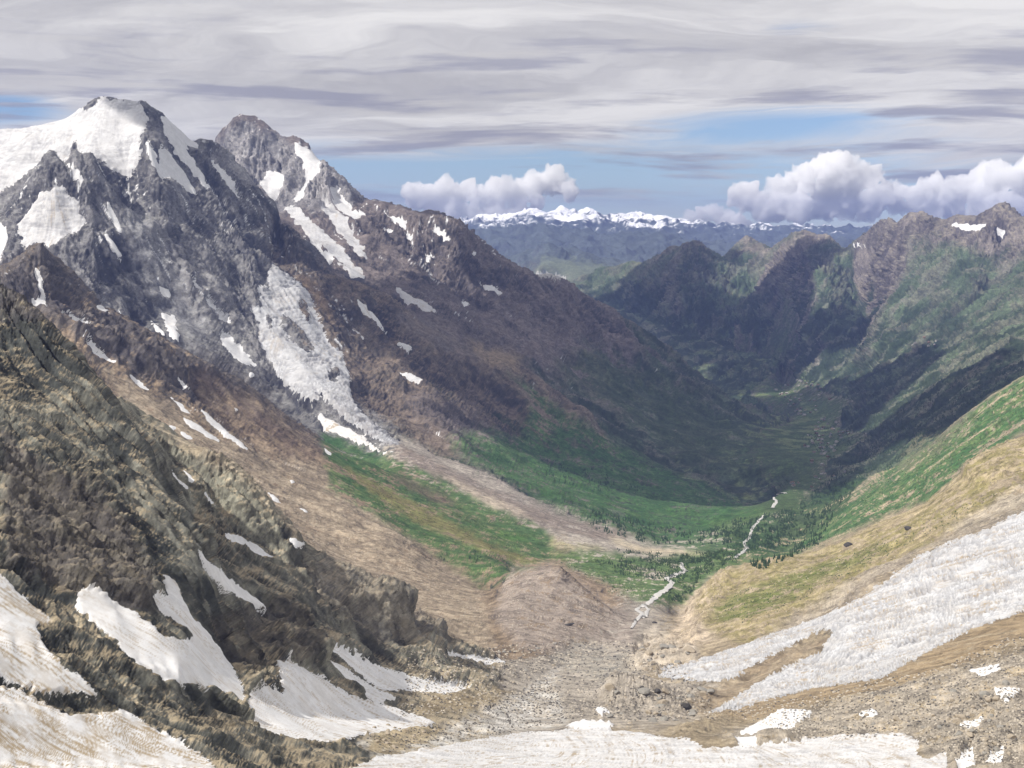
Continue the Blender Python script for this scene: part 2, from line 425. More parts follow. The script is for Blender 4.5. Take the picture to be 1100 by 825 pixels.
g = np.full((NU // 8, NV // 8), -0.15)
g, _ = solve(NU // 8, NV // 8, g, 400)
for f, it in ((4, 300), (2, 250), (1, 200)):
    g = resize(g, NU // f, NV // f)
    g, TAG = solve(NU // f, NV // f, g, it)
EB = g

# nearest control decides to which piece of the setting a cell belongs
ti, tj = np.nonzero(TAG >= 0)
near_i = np.where(TAG >= 0, np.arange(NU)[:, None], -99999)
near_j = np.where(TAG >= 0, np.arange(NV)[None, :], -99999)
for step in (256, 128, 64, 32, 16, 8, 4, 2, 1):
    for di in (-step, 0, step):
        for dj in (-step, 0, step):
            si = np.clip(np.arange(NU) + di, 0, NU - 1); sj = np.clip(np.arange(NV) + dj, 0, NV - 1)
            ci = near_i[si][:, sj]; cj = near_j[si][:, sj]
            gi = np.arange(NU)[:, None]; gj = np.arange(NV)[None]
            better = (ci - gi) ** 2 + (cj - gj) ** 2 < (near_i - gi) ** 2 + (near_j - gj) ** 2
            near_i = np.where(better, ci, near_i); near_j = np.where(better, cj, near_j)
REGION = TAG[near_i, near_j]

# ------------------------------------------------------------------ noise from band-limited tiles
TN = 1024


def band_tile(seed, wl=10.0, width=0.45):
    rr = np.random.default_rng(seed)
    F = np.fft.rfft2(rr.standard_normal((TN, TN)))
    fx = np.fft.fftfreq(TN)[:, None]; fy = np.fft.rfftfreq(TN)[None]
    f = np.hypot(fx, fy) + 1e-9
    F *= np.exp(-(np.log(f * wl) / width) ** 2 / 2)
    t = np.fft.irfft2(F, (TN, TN))
    return (t / t.std()).astype(np.float32)


TILES = [band_tile(s) for s in (11, 12, 13)]


def facet_tile(seed, n=102):
    """broken rock: cells of random height, each tilted its own way"""
    rr = np.random.default_rng(seed)
    cs = TN / n
    cx = (np.arange(n)[:, None] + rr.random((n, n))) * cs
    cy = (np.arange(n)[None] + rr.random((n, n))) * cs
    hh = rr.standard_normal((n, n)); tx = rr.standard_normal((n, n)); ty = rr.standard_normal((n, n))
    gx, gy = np.meshgrid(np.arange(TN), np.arange(TN), indexing='ij')
    ci = (gx / cs).astype(int); cj = (gy / cs).astype(int)
    best = np.full((TN, TN), 1e9); val = np.zeros((TN, TN))
    for a in (-1, 0, 1):
        for b in (-1, 0, 1):
            i = (ci + a) % n; j = (cj + b) % n
            dx = (gx - cx[i, j] + TN / 2) % TN - TN / 2; dy = (gy - cy[i, j] + TN / 2) % TN - TN / 2
            d = dx * dx + dy * dy
            v = .8 * hh[i, j] + .9 * (tx[i, j] * dx + ty[i, j] * dy) / cs
            m = d < best
            best = np.where(m, d, best); val = np.where(m, v, val)
    for _ in range(2):
        val = (val * 2 + np.roll(val, 1, 0) + np.roll(val, -1, 0)) / 4
        val = (val * 2 + np.roll(val, 1, 1) + np.roll(val, -1, 1)) / 4
    return (val / val.std()).astype(np.float32)


TILES += [facet_tile(s) for s in (21, 22)]
POOL = ThreadPoolExecutor(4)


def chunks(fn, *arrs):
    n = len(arrs[0])
    b = np.linspace(0, n, 5).astype(int)
    return np.concatenate(list(POOL.map(lambda k: fn(*[a[b[k]:b[k + 1]] for a in arrs]), range(4))))


def tile(k, x, y):
    """band noise, x and y in wavelengths"""
    t = TILES[k]
    x = (x * 10.0) % TN; y = (y * 10.0) % TN
    i = x.astype(np.int32); j = y.astype(np.int32)
    fx = (x - i).astype(np.float32); fy = (y - j).astype(np.float32)
    i %= TN; j %= TN
    i1 = (i + 1) % TN; j1 = (j + 1) % TN
    return (t[i, j] * (1 - fx) + t[i1, j] * fx) * (1 - fy) + (t[i, j1] * (1 - fx) + t[i1, j1] * fx) * fy


def fbm(x, y, wl, octs=5, gain=0.55, k=0):
    def fn(a, b):
        s = np.zeros(len(a), np.float32); amp = 1.0; w = wl; tot = 0
        for o in range(octs):
            s += amp * tile((k + o) % 3, a / w + 3.7 * o, b / w - 5.1 * o)
            tot += amp * amp
            amp *= gain; w *= 0.5
        return s / math.sqrt(tot)
    return chunks(fn, x.ravel(), y.ravel()).reshape(x.shape)


# ------------------------------------------------------------------ sample the grids
def samp(gr, u, v):
    i = np.clip((u - U0) / DU, 0, NU - 1.001); j = np.clip((v - V0) / DV, 0, NV - 1.001)
    i0 = i.astype(np.int32); j0 = j.astype(np.int32)
    fi = (i - i0).astype(np.float32); fj = (j - j0).astype(np.float32)
    return ((gr[i0, j0] * (1 - fi) + gr[i0 + 1, j0] * fi) * (1 - fj)
            + (gr[i0, j0 + 1] * (1 - fi) + gr[i0 + 1, j0 + 1] * fi) * fj)


UG = np.linspace(U0, U1, NU)[:, None]; VG = np.linspace(V0, V1, NV)[None]
RG = np.exp(VG)
# broad relief on top of the solved one, before the fall lines are read
XG, YG = RG * np.sin(UG), RG * np.cos(UG)
ROUGH_REG = np.array([1.0, 1.0, .6, 1.0, 1.0, 1.0, 1.0, .35, .16, .9, .15])
RRG = ROUGH_REG[REGION]
for _ in range(6):
    RRG = RRG + 0.2 * lap(RRG)
wl = 0.11 * RG
EB = EB + RRG * 0.0016 * fbm(XG, YG, 900.0, 3, .6) * np.clip(RG / 6000.0, .25, 1.0)
ZG = EB * RG
# fall line directions (unit, in the conformal (azimuth, log distance) frame)
zu = np.gradient(ZG, DU, axis=0); zv = np.gradient(ZG, DV, axis=1)
for _ in range(3):
    zu = zu + .2 * lap(zu); zv = zv + .2 * lap(zv)
gl = np.hypot(zu, zv) + 1e-6
SLOPE = (gl / RG).astype(np.float32)
gt, gr_ = zu / RG, zv / RG
nl_ = np.sqrt(1 + gt * gt + gr_ * gr_)
NBX = (-(gt * np.cos(UG) + gr_ * np.sin(UG)) / nl_).astype(np.float32)
NBY = (-(-gt * np.sin(UG) + gr_ * np.cos(UG)) / nl_).astype(np.float32)
NBZ = (1 / nl_).astype(np.float32)
DUF, DVF = (-zu / gl).astype(np.float32), (-zv / gl).astype(np.float32)
EB = EB.astype(np.float32)

# ------------------------------------------------------------------ the mesh grid: columns by azimuth, rows by distance, finer where slopes stand up
A_IN = R(19.7)
cols = np.concatenate([np.linspace(U0, -A_IN, 42)[:-1], np.linspace(-A_IN, A_IN, 1030), np.linspace(A_IN, U1, 42)[1:]])
NC, NR = len(cols), 1000
cc = np.linspace(U0, U1, 240)
vf = np.linspace(V0, V1, 2600)
ef = samp(EB, np.repeat(cc[:, None], len(vf), 1), np.repeat(vf[None], len(cc), 0))
run = np.maximum.accumulate(ef, axis=1)
vis = (ef > run - 0.004).astype(float)
de = np.abs(np.diff(ef, axis=1)) * FPX
dens = vis[:, 1:] * de + 70.0 * (vf[1] - vf[0])
ker = np.exp(-np.linspace(-2, 2, 9) ** 2); ker /= ker.sum()
dens = np.apply_along_axis(lambda a: np.convolve(np.pad(a, 4, 'edge'), ker, 'valid'), 0, dens)
kr = np.exp(-np.linspace(-2, 2, 31) ** 2); kr /= kr.sum()
dens = np.apply_along_axis(lambda a: np.convolve(np.pad(a, 15, 'edge'), kr, 'valid'), 1, dens)
cum = np.concatenate([np.zeros((len(cc), 1)), np.cumsum(dens, 1)], 1)
cum /= cum[:, -1:]
rows_v = np.array([np.interp(np.linspace(0, 1, NR), cum[i], vf) for i in range(len(cc))])
fi = np.interp(cols, cc, np.arange(len(cc)))
i0 = np.minimum(fi.astype(int), len(cc) - 2); ff = (fi - i0)[:, None]
V = rows_v[i0] * (1 - ff) + rows_v[i0 + 1] * ff
U = np.repeat(cols[:, None], NR, 1)
U = U.astype(np.float64)
RAD = np.exp(V)
X, Y = RAD * np.sin(U), RAD * np.cos(U)
E0 = samp(EB, U, V)
PIXM = RAD / 1545.0                       # size of a picture element on the ground
PIXE = np.maximum(PIXM, .75 * np.gradient(RAD, axis=1))   # spacing the grid can carry
REGV = REGION[np.clip(np.round((U - U0) / DU).astype(int), 0, NU - 1), np.clip(np.round((V - V0) / DV).astype(int), 0, NV - 1)]

# visible distance per picture element (to paint ground cover only on the slope that shows there)
PX, PY = to_pix(X, Y, E0 * RAD)


def visible_mask():
    runm = np.maximum.accumulate(E0, axis=1)
    return E0 > runm - 0.0035


VISB = visible_mask()
# ------------------------------------------------------------------ outlines read from the photograph
def P(s):
    v = [float(t) for t in s.replace(',', ' ').split()]
    return np.array(v).reshape(-1, 2)


# snow and ice: key, kind, outline, label
SNOW = []


def snow(kind, outline, label, dirt=0.0, rough=0.0, warp=1.6, grey=0.0):
    SNOW.append((kind, P(outline), label, dirt, rough, warp, grey))


snow('ice_mantle', '-80,158 0,143 30,136 60,130 84,121 88,126 98,127 105,113 112,113 130,115 147,113 155,126 160,138 153,150 151,160 148,175 140,186 142,195 135,191 126,184 116,178 105,168 90,168 85,162 80,156 72,174 66,170 56,160 40,178 20,196 0,214 -80,240',
     'broad white ice cap on the summit of the left mountain', 0.15, .25)
snow('hanging_glacier', '62,198 70,202 80,212 88,228 95,239 85,248 70,255 52,267 45,262 40,260 26,268 20,250 17,242 28,228 40,210 50,202',
     'small hanging glacier in the bowl below the two pointed rock teeth', .35, .35)
snow('snow_patch', '0,240 5,242 8,252 0,280 -20,285 -20,240', 'snow strip at the left picture edge beside the hanging glacier', .2)
snow('snow_patch', '173,126 180,126 195,138 206,149 216,159 200,156 203,164 210,176 218,190 227,205 220,201 206,184 190,165 178,145', 'long white snow ramp right below the ice cap summit rocks', 0)
snow('snow_patch', '170,158 180,163 195,182 211,207 203,207 190,196 182,189 172,194 168,185 174,175', 'forked snow couloir in the middle of the summit face', .05)
snow('snow_patch', '155,148 160,152 166,164 172,180 177,192 171,190 163,175', 'thin snow gully left of the forked couloir', .05)
snow('snow_patch', '228,167 235,178 250,195 258,211 250,207 240,193 232,180', 'tapering snow tongue right of the summit ramp', 0)
snow('snow_patch', '74,174 82,182 92,196 86,197 78,187', 'short snow gully right of the right hand rock tooth', .1)
snow('snow_patch', '112,214 118,222 131,248 127,249 118,233', 'upper thin snow line on the dark summit face', .1, 0, .8)
snow('snow_patch', '112,245 120,256 134,276 130,277 118,263', 'lower thin snow line on the dark summit face', .1, 0, .8)
snow('snow_patch', '316,152 325,157 341,166 344,180 338,193 328,206 323,216 316,219 325,201 330,190 325,176 318,165', 'curved snow sickle on the grey rock pyramid', .05)
snow('snow_patch', '287,184 297,183 305,190 303,200 298,212 293,214 283,206 280,198', 'rounded snowfield low on the grey rock pyramid', .05)
snow('snow_patch', '354,203 362,205 370,217 378,226 393,230 380,236 368,229 358,220', 'snow wedge on the right shoulder of the grey rock pyramid', .1)
snow('small_glacier', '302,221 315,222 330,235 350,250 365,265 380,285 388,292 393,301 380,296 365,281 350,268 335,259 325,245', 'grey white glacier tongue running down right of the grey pyramid', .25, .2, 2.2, .25)
snow('small_glacier', '343,217 355,222 372,235 378,250 386,263 396,279 385,273 372,259 360,245', 'narrower grey glacier tongue beside the larger one', .25, .2, 2.2, .3)
snow('snow_patch', '330,258 342,262 356,276 359,284 350,280 340,270', 'snow remnant left of the grey glacier tongues', .2)
snow('snow_patch', '414,232 430,236 439,242 436,246 426,241', 'snow band just under the long dark ridge crest', 0, 0, 1)
snow('snow_patch', '433,250 441,253 446,259 440,260', 'small snow spot below the ridge crest band', 0, 0, 1)
snow('snow_patch', '461,241 470,245 487,257 480,258 468,250', 'slanting snow strip under the right knob of the ridge', 0, 0, 1)
snow('snow_patch', '458,273 465,276 458,282', 'tiny triangular snow spot in the middle of the dark slope', 0, 0, .6)
snow('snow_patch', '515,301 525,306 542,316 532,316 520,309', 'slanting snow patch low on the dark ridge slope', .1, 0, 1)
snow('snow_patch', '409,246 420,248 425,253 415,251', 'snow patch left under the ridge crest band', 0, 0, 1)
snow('snow_patch', '504,269 512,271 509,275', 'snow speck on the falling right end of the ridge', 0, 0, .5)
snow('snow_patch', '494,324 506,326 498,329', 'snow speck low on the dark slope', 0, 0, .5)
snow('small_glacier', '425,309 440,316 455,324 470,334 458,333 440,325 430,318', 'faint grey ice strip on the dark slope under the ridge', .3, .1, 2, .45)
snow('valley_glacier', '291,281 301,289 318,298 331,311 334,322 338,335 345,350 352,371 369,378 370,391 377,401 376,414 380,431 399,452 416,464 434,478 416,477 393,464 369,447 352,431 328,427 318,420 301,407 287,383 275,363 279,348 267,331 280,328 276,301 287,310 291,297',
     'bright side glacier spilling down between dark rock walls', .25, .7, 2.2)
snow('snow_patch', '339,442 352,449 386,466 422,488 410,485 379,471 352,461 343,454', 'dirty snow strip along the left edge of the side glacier', .5)
snow('snow_patch', '384,322 394,330 408,344 416,354 408,352 396,341 386,331', 'snow tongue on the brown rib right of the side glacier', .3, 0, 1)
snow('snow_patch', '425,365 436,369 445,373 438,375', 'snow streak on the rock rib', .2, 0, 1)
snow('snow_patch', '430,400 440,402 456,409 450,411 438,408', 'snow streak low on the rock rib', .2, 0, 1)
snow('snow_patch', '377,350 384,356 392,364 386,361', 'thin snow line beside the side glacier rocks', .2, 0, .7)
snow('snow_patch', '234,357 245,362 258,375 273,393 262,391 250,383 240,371', 'large slanting snow patch at the foot of the summit face', 0)
snow('snow_patch', '174,336 187,340 189,352 195,366 185,361 178,348', 'forked snow patch at the foot of the grey scree', .1, 0, 1.2)
snow('snow_patch', '162,344 172,351 178,358 168,354', 'small snow patch left of the forked one', .1, 0, 1)
snow('snow_patch', '170,308 178,311 186,320 177,318', 'small snow patch above the forked one', .1, 0, 1)
snow('snow_patch', '201,299 208,305 216,316 208,313', 'thin snow patch high on the lower summit face', .1, 0, .8)
snow('snow_patch', '217,320 228,331 240,340 249,351 236,347 225,334', 'ragged snow streak on the lower summit face', .15, 0, 1.5)
snow('snow_patch', '266,396 275,402 270,403', 'snow speck below the large slanting patch', 0, 0, .5)
snow('snow_patch', '102,325 110,329 118,338 108,336', 'small oval snow patch on the dark spur', 0, 0, 1)
snow('snow_patch', '63,342 72,338 80,344 90,345 95,348 85,354 75,354', 'flat white snow patch in the hollow of the dark spur', .05)
snow('snow_patch', '37,292 42,289 45,304 49,320 48,334 40,331 30,323 42,322 44,316 41,304', 'forked snow gully on the dark spur at the left', .15, 0, 1)
snow('snow_patch', '84,367 95,373 110,383 126,396 115,391 100,382', 'long thin snow strip under the dark spur rocks', .05, 0, 1)
snow('snow_patch', '135,403 145,408 161,421 150,417', 'thin snow strip along the foot of the dark spur', .1, 0, .8)
snow('snow_patch', '181,401 190,409 204,423 195,419', 'dirty snow strip on top of the brown slope', .4, 0, 1)
snow('snow_patch', '180,425 193,434 207,446 197,442', 'thin snow strip left of the longest streak', .1, 0, .8)
snow('snow_patch', '211,433 220,441 232,453 247,466 260,476 271,484 258,479 240,466 225,454', 'longest snow streak down the brown slope', .1, 0, .9)
snow('snow_patch', '195,448 208,454 222,463 241,476 225,470 207,461', 'snow streak left below the longest one', .15, 0, .9)
snow('snow_patch', '181,456 190,460 184,463', 'snow speck on the crest of the near spur', 0, 0, .5)
snow('snow_patch', '194,464 205,469 208,473 197,470', 'small snow strip behind the crest of the near spur', 0, 0, .6)
snow('snow_patch', '251,436 261,441 254,440', 'snow speck high on the brown slope', 0, 0, .5)
snow('snow_patch', '346,479 352,483 358,491 351,488', 'snow speck above the green slope', 0, 0, .6)
snow('snow_patch', '287,527 295,532 303,541 294,538', 'small snow strip on the tan scree', .1, 0, .7)
snow('snow_patch', '320,542 331,549 326,549', 'snow speck on the tan scree', .1, 0, .6)
snow('snow_patch', '311,513 319,518 314,518', 'snow speck in the tan hollow', .1, 0, .6)
snow('snow_patch', '177,501 188,511 205,528 196,523 185,514', 'slanting snow strip in the rock gully of the near spur', .05, 0, .9)
snow('snow_patch', '198,502 204,510 209,521 203,516', 'short snow strip right of the gully strip', .05, 0, .7)
snow('snow_patch', '217,529 225,535 232,544 224,540', 'small snow strip lower in the rock gully', .05, 0, .7)
snow('snow_patch', '239,574 255,578 270,586 294,602 285,600 265,591 248,586', 'white snow wedge on the near spur, upper of two', .05, 0, 1.2)
snow('snow_patch', '310,577 329,585 318,587', 'small snow patch at the foot of the near spur', .1, 0, .8)
snow('snow_patch', '211,589 222,601 240,616 262,634 291,652 270,649 250,639 235,626 222,613', 'white snow wedge on the near spur, lower of two', .1, 0, 1.4)
snow('snow_patch', '-60,590 0,618 10,624 19,637 42,656 58,669 36,671 51,695 64,714 90,730 110,751 74,741 48,744 19,734 0,725 -60,720', 'stained snow slope at the left edge below the dark wall', .75, .1, 2.5)
snow('snow_patch', '80,634 100,631 119,645 135,652 154,664 180,683 199,689 212,684 200,676 184,664 167,654 157,640 172,640 180,640 176,613 190,621 199,647 209,663 225,679 244,705 249,716 261,741 262,754 238,741 206,734 174,731 154,718 138,706 122,683 103,670 87,654', 'large snowfield under the dark cliff with a rock shadow on it', .35, .08, 2.5)
snow('snow_patch', '-60,725 0,736 19,738 48,753 74,766 106,767 138,760 148,773 180,791 193,798 226,817 240,840 -60,850', 'brown streaked dirty snow slope in the bottom left corner', .95, .12, 4)
snow('snow_patch', '296,708 310,710 332,720 357,735 385,750 400,755 425,760 452,768 472,776 445,783 390,789 350,799 312,793 282,786 265,763 271,742 282,736 307,746 302,730', 'broad streaked snow fan below the square rock outcrop', .45, .1, 2.5)
snow('snow_patch', '334,683 355,692 390,710 425,722 462,732 512,741 475,746 440,741 410,741 385,723 362,703', 'curved snow tongue ending on the valley floor', .3, .05, 1.6)
snow('snow_patch', '344,699 370,716 390,731 410,743 426,748 405,755 396,750 391,740 370,727 350,707', 'narrow snow chute beside the square rock outcrop', .25, .05, 1.6)
snow('snow_patch', '476,700 500,705 525,709 544,710 540,714 500,713 482,708', 'flat snow strip where the near spur meets the valley floor', .2, 0, 1)
snow('valley_glacier', '340,845 352,832 380,824 400,815 440,807 500,796 560,787 620,783 680,785 740,795 756,803 800,803 850,797 905,787 935,787 973,787 987,796 983,812 1000,814 1018,808 1016,845', 'smooth white glacier surface along the bottom of the picture', .5, .2, 2)
snow('snow_patch', '793,787 815,775 839,761 874,763 862,771 853,779 832,788', 'bright flat snow patch above the bottom glacier', .05, 0, 1.2)
snow('snow_patch', '789,794 812,791 811,803 796,802', 'little snow patch left below the bright flat one', .1, 0, 1)
snow('snow_patch', '921,765 937,760 943,765 932,769', 'small snow spot on the right moraine', .05, 0, .8)
snow('snow_patch', '1040,721 1060,716 1075,713 1073,720 1053,726', 'snow patch on the right moraine near the glacier edge', .05, 0, 1)
snow('snow_patch', '1068,731 1075,740 1099,738 1081,752 1070,744', 'angular snow patch at the right edge', .05, 0, 1)
snow('snow_patch', '1031,777 1056,771 1052,780 1040,783', 'low snow patch above the rock slabs', .05, 0, 1)
snow('snow_patch', '1028,817 1044,809 1050,830 1030,835', 'snow patch between the slabs in the bottom right corner', .05, 0, 1)
snow('snow_patch', '1056,822 1067,812 1080,811 1070,826', 'snow sliver in the bottom right corner', .05, 0, 1)
snow('snow_patch', '640,757 657,761 651,765 641,764', 'upper of two snow remnants in the middle of the moraine', .1, 0, 1)
snow('snow_patch', '604,779 625,773 648,773 660,776 655,783 625,782', 'lower of two snow remnants in the middle of the moraine', .1, 0, 1)
snow('ice_fall', '1170,515 1100,548 1056,570 1022,581 984,599 953,623 918,644 884,661 849,673 785,696 750,707 712,720 705,727 740,730 772,731 790,726 815,710 850,692 866,683 884,674 895,678 880,702 835,720 780,754 757,768 775,766 820,752 866,740 946,728 973,714 1022,686 1056,671 1100,656 1170,630', 'wide crevassed glacier flowing down from the right edge', .55, 1.0, 2.5)
snow('snow_patch', '1017,238 1035,241 1059,242 1050,248 1035,247', 'snow band under the highest peaks at the right', 0, 0, .8)
snow('snow_patch', '1071,245 1080,247 1078,254 1071,255', 'hooked snow spot below the rightmost peak', 0, 0, .6)
snow('snow_patch', '915,262 930,262 922,266', 'snow speck in the notch of the far ridge', 0, 0, .5)
snow('snow_patch', '771,271 779,273 774,277', 'snow speck beside the sharp tooth of the far ridge', 0, 0, .4)

HOLES = [P('303,338 312,342 322,352 340,376 330,379 312,366 300,352'), P('318,316 326,322 334,342 330,348 322,332'), P('283,334 290,340 292,352 286,348'),
         P('352,398 362,392 366,402 356,410'), P('340,262 350,266 354,272 345,270'), P('335,412 345,420 352,432 342,426')]

# ground cover: outline, colour a, colour b, strength, roughness factor, warp (picture elements), speckle
COVER = [
    # dark jagged rocks on the spur above the brown slope
    (P('225,170 234,150 262,128 300,146 345,170 390,216 350,228 300,225 262,190'), (.19, .185, .185), (.28, .27, .265), .85, 1.5, 4, 0),
    (P('228,662 262,648 300,642 328,664 332,690 350,706 330,716 300,706 270,716 245,700'), (.065, .06, .055), (.13, .115, .09), .75, 1.5, 4, .1),
    (P('-60,300 0,282 42,258 62,282 110,330 170,362 240,402 320,456 370,487 400,497 370,497 330,478 290,455 250,440 225,432 200,428 170,412 140,402 110,385 80,370 60,350 0,332 -60,340'), (.06, .056, .06), (.105, .095, .09), .85, 1.5, 5, .05),
    (P('205,372 250,385 290,412 330,445 310,447 270,425 230,398'), (.065, .06, .06), (.11, .1, .09), .7, 1.3, 4, .1),
    (P('330,600 380,615 440,650 475,690 440,700 400,690 370,660 340,630'), (.10, .095, .085), (.17, .15, .12), .7, 1.5, 4, .1),
    # dark wall and lichen rock of the near slope
    (P('0,460 40,500 90,520 130,560 160,620 175,660 140,655 90,635 40,620 0,600'), (.085, .075, .07), (.12, .105, .085), .7, 1.2, 6, 0),
    # brown side slope
    (P('100,395 180,430 280,480 345,500 400,545 460,590 520,630 530,690 480,690 420,650 350,610 280,540 200,480 140,440'), (.245, .20, .145), (.34, .285, .21), .75, .45, 6, .1),
    (P('200,395 280,430 340,475 360,500 300,490 230,450'), (.15, .11, .085), (.20, .155, .11), .6, .6, 5, 0),
    # grey scree apron of the summit face
    (P('140,210 170,260 200,320 225,355 215,365 180,345 150,290 130,240'), (.17, .17, .175), (.23, .23, .23), .7, .45, 6, .1),
    # tan rocks beside the side glacier
    (P('310,292 340,295 350,320 356,350 340,330 330,305'), (.27, .2, .13), (.2, .15, .1), .8, .9, 3, 0),
    (P('420,330 470,345 520,370 530,395 480,380 440,355'), (.17, .15, .14), (.14, .12, .11), .6, .6, 4, 0),
    (P('500,365 560,385 555,400 520,395'), (.27, .21, .14), (.2, .16, .11), .7, .6, 3, 0),
    # green slopes on the left
    (P('345,462 385,478 425,493 475,508 520,527 560,550 590,572 600,598 585,606 548,618 520,628 480,600 440,578 395,548 355,528 352,500 345,480'), (.035, .095, .025), (.08, .125, .04), .88, .3, 4, .22),
    (P('365,500 400,516 470,552 540,590 582,604 560,608 520,593 450,562 400,530'), (.2, .16, .07), (.17, .16, .06), .7, .25, 3, .1),
    (P('420,505 470,525 500,540 470,540 430,520'), (.14, .1, .075), (.12, .09, .07), .6, .5, 3, 0),
    (P('500,565 560,575 575,582 540,578'), (.06, .14, .025), (.085, .165, .035), .6, .2, 3, 0),
    # lower slope of the long ridge
    (P('545,400 600,440 650,470 710,500 770,528 830,556 815,592 770,600 700,585 640,565 590,540 540,512 500,492 480,470 520,462 560,468 572,440'), (.035, .09, .025), (.065, .125, .038), .85, .35, 6, .25),
    (P('590,400 700,470 800,520 850,520 870,500 780,440 700,400 640,370'), (.035, .055, .025), (.05, .075, .03), .7, .6, 8, .2),
    # outwash of the side glacier
    (P('428,476 470,497 520,520 560,536 600,552 640,564 690,578 640,580 590,566 540,546 480,516 420,489'), (.22, .18, .145), (.17, .14, .12), .9, .25, 3, .05),
    (P('476,506 520,530 560,545 566,552 530,545 490,520'), (.42, .36, .28), (.33, .27, .21), .8, .25, 2, .05),
    (P('655,575 690,588 760,594 765,598 700,597 660,586'), (.45, .39, .29), (.38, .32, .22), .85, .1, 1.5, 0),
    (P('590,575 640,586 660,592 620,592 590,586'), (.36, .32, .2), (.2, .2, .09), .6, .1, 2, .2),
    # valley meadows and wood floor
    (P('590,592 640,592 700,600 770,592 830,560 850,590 800,606 760,622 735,652 690,648 640,622 600,604'), (.05, .11, .025), (.09, .13, .04), .9, .2, 4, .1),
    (P('760,560 800,555 830,545 825,575 780,580'), (.07, .11, .035), (.06, .10, .03), .7, .1, 3, 0),
    # moraine and scree in the middle
    (P('545,613 590,606 625,628 650,650 690,660 680,690 640,700 560,690 530,660'), (.285, .24, .2), (.225, .19, .16), .9, .3, 4, .08),
    (P('620,680 680,690 700,720 660,740 610,720 590,700'), (.22, .21, .185), (.33, .295, .24), .8, .55, 4, .05),
    (P('660,740 740,735 780,735 760,770 700,785 650,780 620,760'), (.37, .325, .265), (.25, .225, .19), .85, .7, 4, .05),
    (P('680,690 700,670 735,690 755,705 720,720 690,725 670,715'), (.44, .385, .31), (.33, .285, .225), .9, .9, 3, .05),
    (P('735,650 715,690 740,700 770,690 765,650 790,615 765,620'), (.44, .365, .275), (.34, .28, .205), .9, .9, 3, .05),
    # debris covered ice in the middle
    (P('380,798 430,783 490,774 520,764 560,744 590,722 602,712 598,735 603,760 612,776 560,786 500,795 440,806 400,812'), (.55, .53, .49), (.28, .25, .21), .9, .5, 4, .35),
    (P('470,742 520,745 560,742 530,760 480,765 440,768'), (.24, .19, .12), (.3, .25, .17), .85, .5, 3, .1),
    (P('400,790 440,778 480,776 470,790 430,803 395,810'), (.42, .34, .2), (.25, .19, .11), .8, .7, 3, .2),
    # green right slope
    (P('1170,370 1100,405 1045,440 1000,475 945,507 905,540 850,590 800,602 840,600 900,578 960,550 1000,535 1050,495 1100,460 1170,430'), (.036, .105, .03), (.085, .135, .045), .93, .4, 3, .26),
    (P('980,470 1010,462 1050,440 1000,492 975,505 960,505'), (.17, .16, .10), (.08, .12, .05), .7, .5, 3, .3),
    (P('795,562 850,546 900,518 935,508 908,545 872,576 845,594 815,600 788,592'), (.03, .06, .022), (.05, .09, .03), .92, .2, 3, .05),
    # yellow shoulder
    (P('1170,455 1100,470 1050,495 1000,540 950,560 900,585 820,605 770,620 745,650 760,680 800,690 850,660 900,640 950,610 1000,590 1060,560 1100,545 1170,520'), (.21, .185, .075), (.30, .245, .15), .9, .75, 4, .3),
    (P('780,640 830,625 900,600 960,580 930,600 870,630 820,660 780,670 765,660'), (.09, .125, .03), (.15, .15, .05), .75, .3, 5, .2),
    (P('1170,505 1100,520 1030,560 960,600 900,635 850,660 800,690 850,672 920,642 985,597 1060,567 1170,520'), (.26, .225, .18), (.33, .29, .23), .85, .8, 3, .05),
    # tan moraine along the lower edge of the right glacier
    (P('760,768 820,752 866,740 946,728 973,714 1022,686 1056,671 1170,630 1170,660 1080,690 1020,720 950,742 880,755 800,772'), (.27, .205, .125), (.24, .185, .12), .9, .3, 3, .05),
    (P('780,752 835,720 880,702 890,682 850,692 815,710 790,726 770,735 740,760 757,768'), (.27, .21, .14), (.2, .165, .12), .9, .8, 3, .05),
    (P('760,790 850,765 950,745 1050,710 1170,670 1170,850 1010,850 985,800 930,790 860,797 800,804'), (.245, .22, .185), (.34, .30, .245), .85, .8, 4, .1),
]

# ------------------------------------------------------------------ paint the outlines on the slopes that show there
lam = np.clip(RAD * 0.010, 6, 400)
oct_l = 2.0 ** np.round(np.log2(lam))
WX = chunks(lambda a, b, c: tile(0, a / c, b / c) + .6 * tile(1, a / c * 2.3, b / c * 2.3) + .4 * tile(2, a / c * 5, b / c * 5), X.ravel(), Y.ravel(), oct_l.ravel()).reshape(X.shape)
WY = chunks(lambda a, b, c: tile(1, a / c + 9.3, b / c) + .6 * tile(2, a / c * 2.3, b / c * 2.3 + 4) + .4 * tile(0, a / c * 5, b / c * 5 + 7), X.ravel(), Y.ravel(), oct_l.ravel()).reshape(X.shape)


# outlines fray along the fall line
eu_g = np.gradient(EB, DU, axis=0); ev_g = np.gradient(EB, DV, axis=1)
fdu, fdv = samp(DUF, U, V), samp(DVF, U, V)
FX = fdu; FY = -(samp(eu_g, U, V) * fdu + samp(ev_g, U, V) * fdv)
fl_ = np.hypot(FX, FY) + 1e-6
FX, FY = FX / fl_, FY / fl_


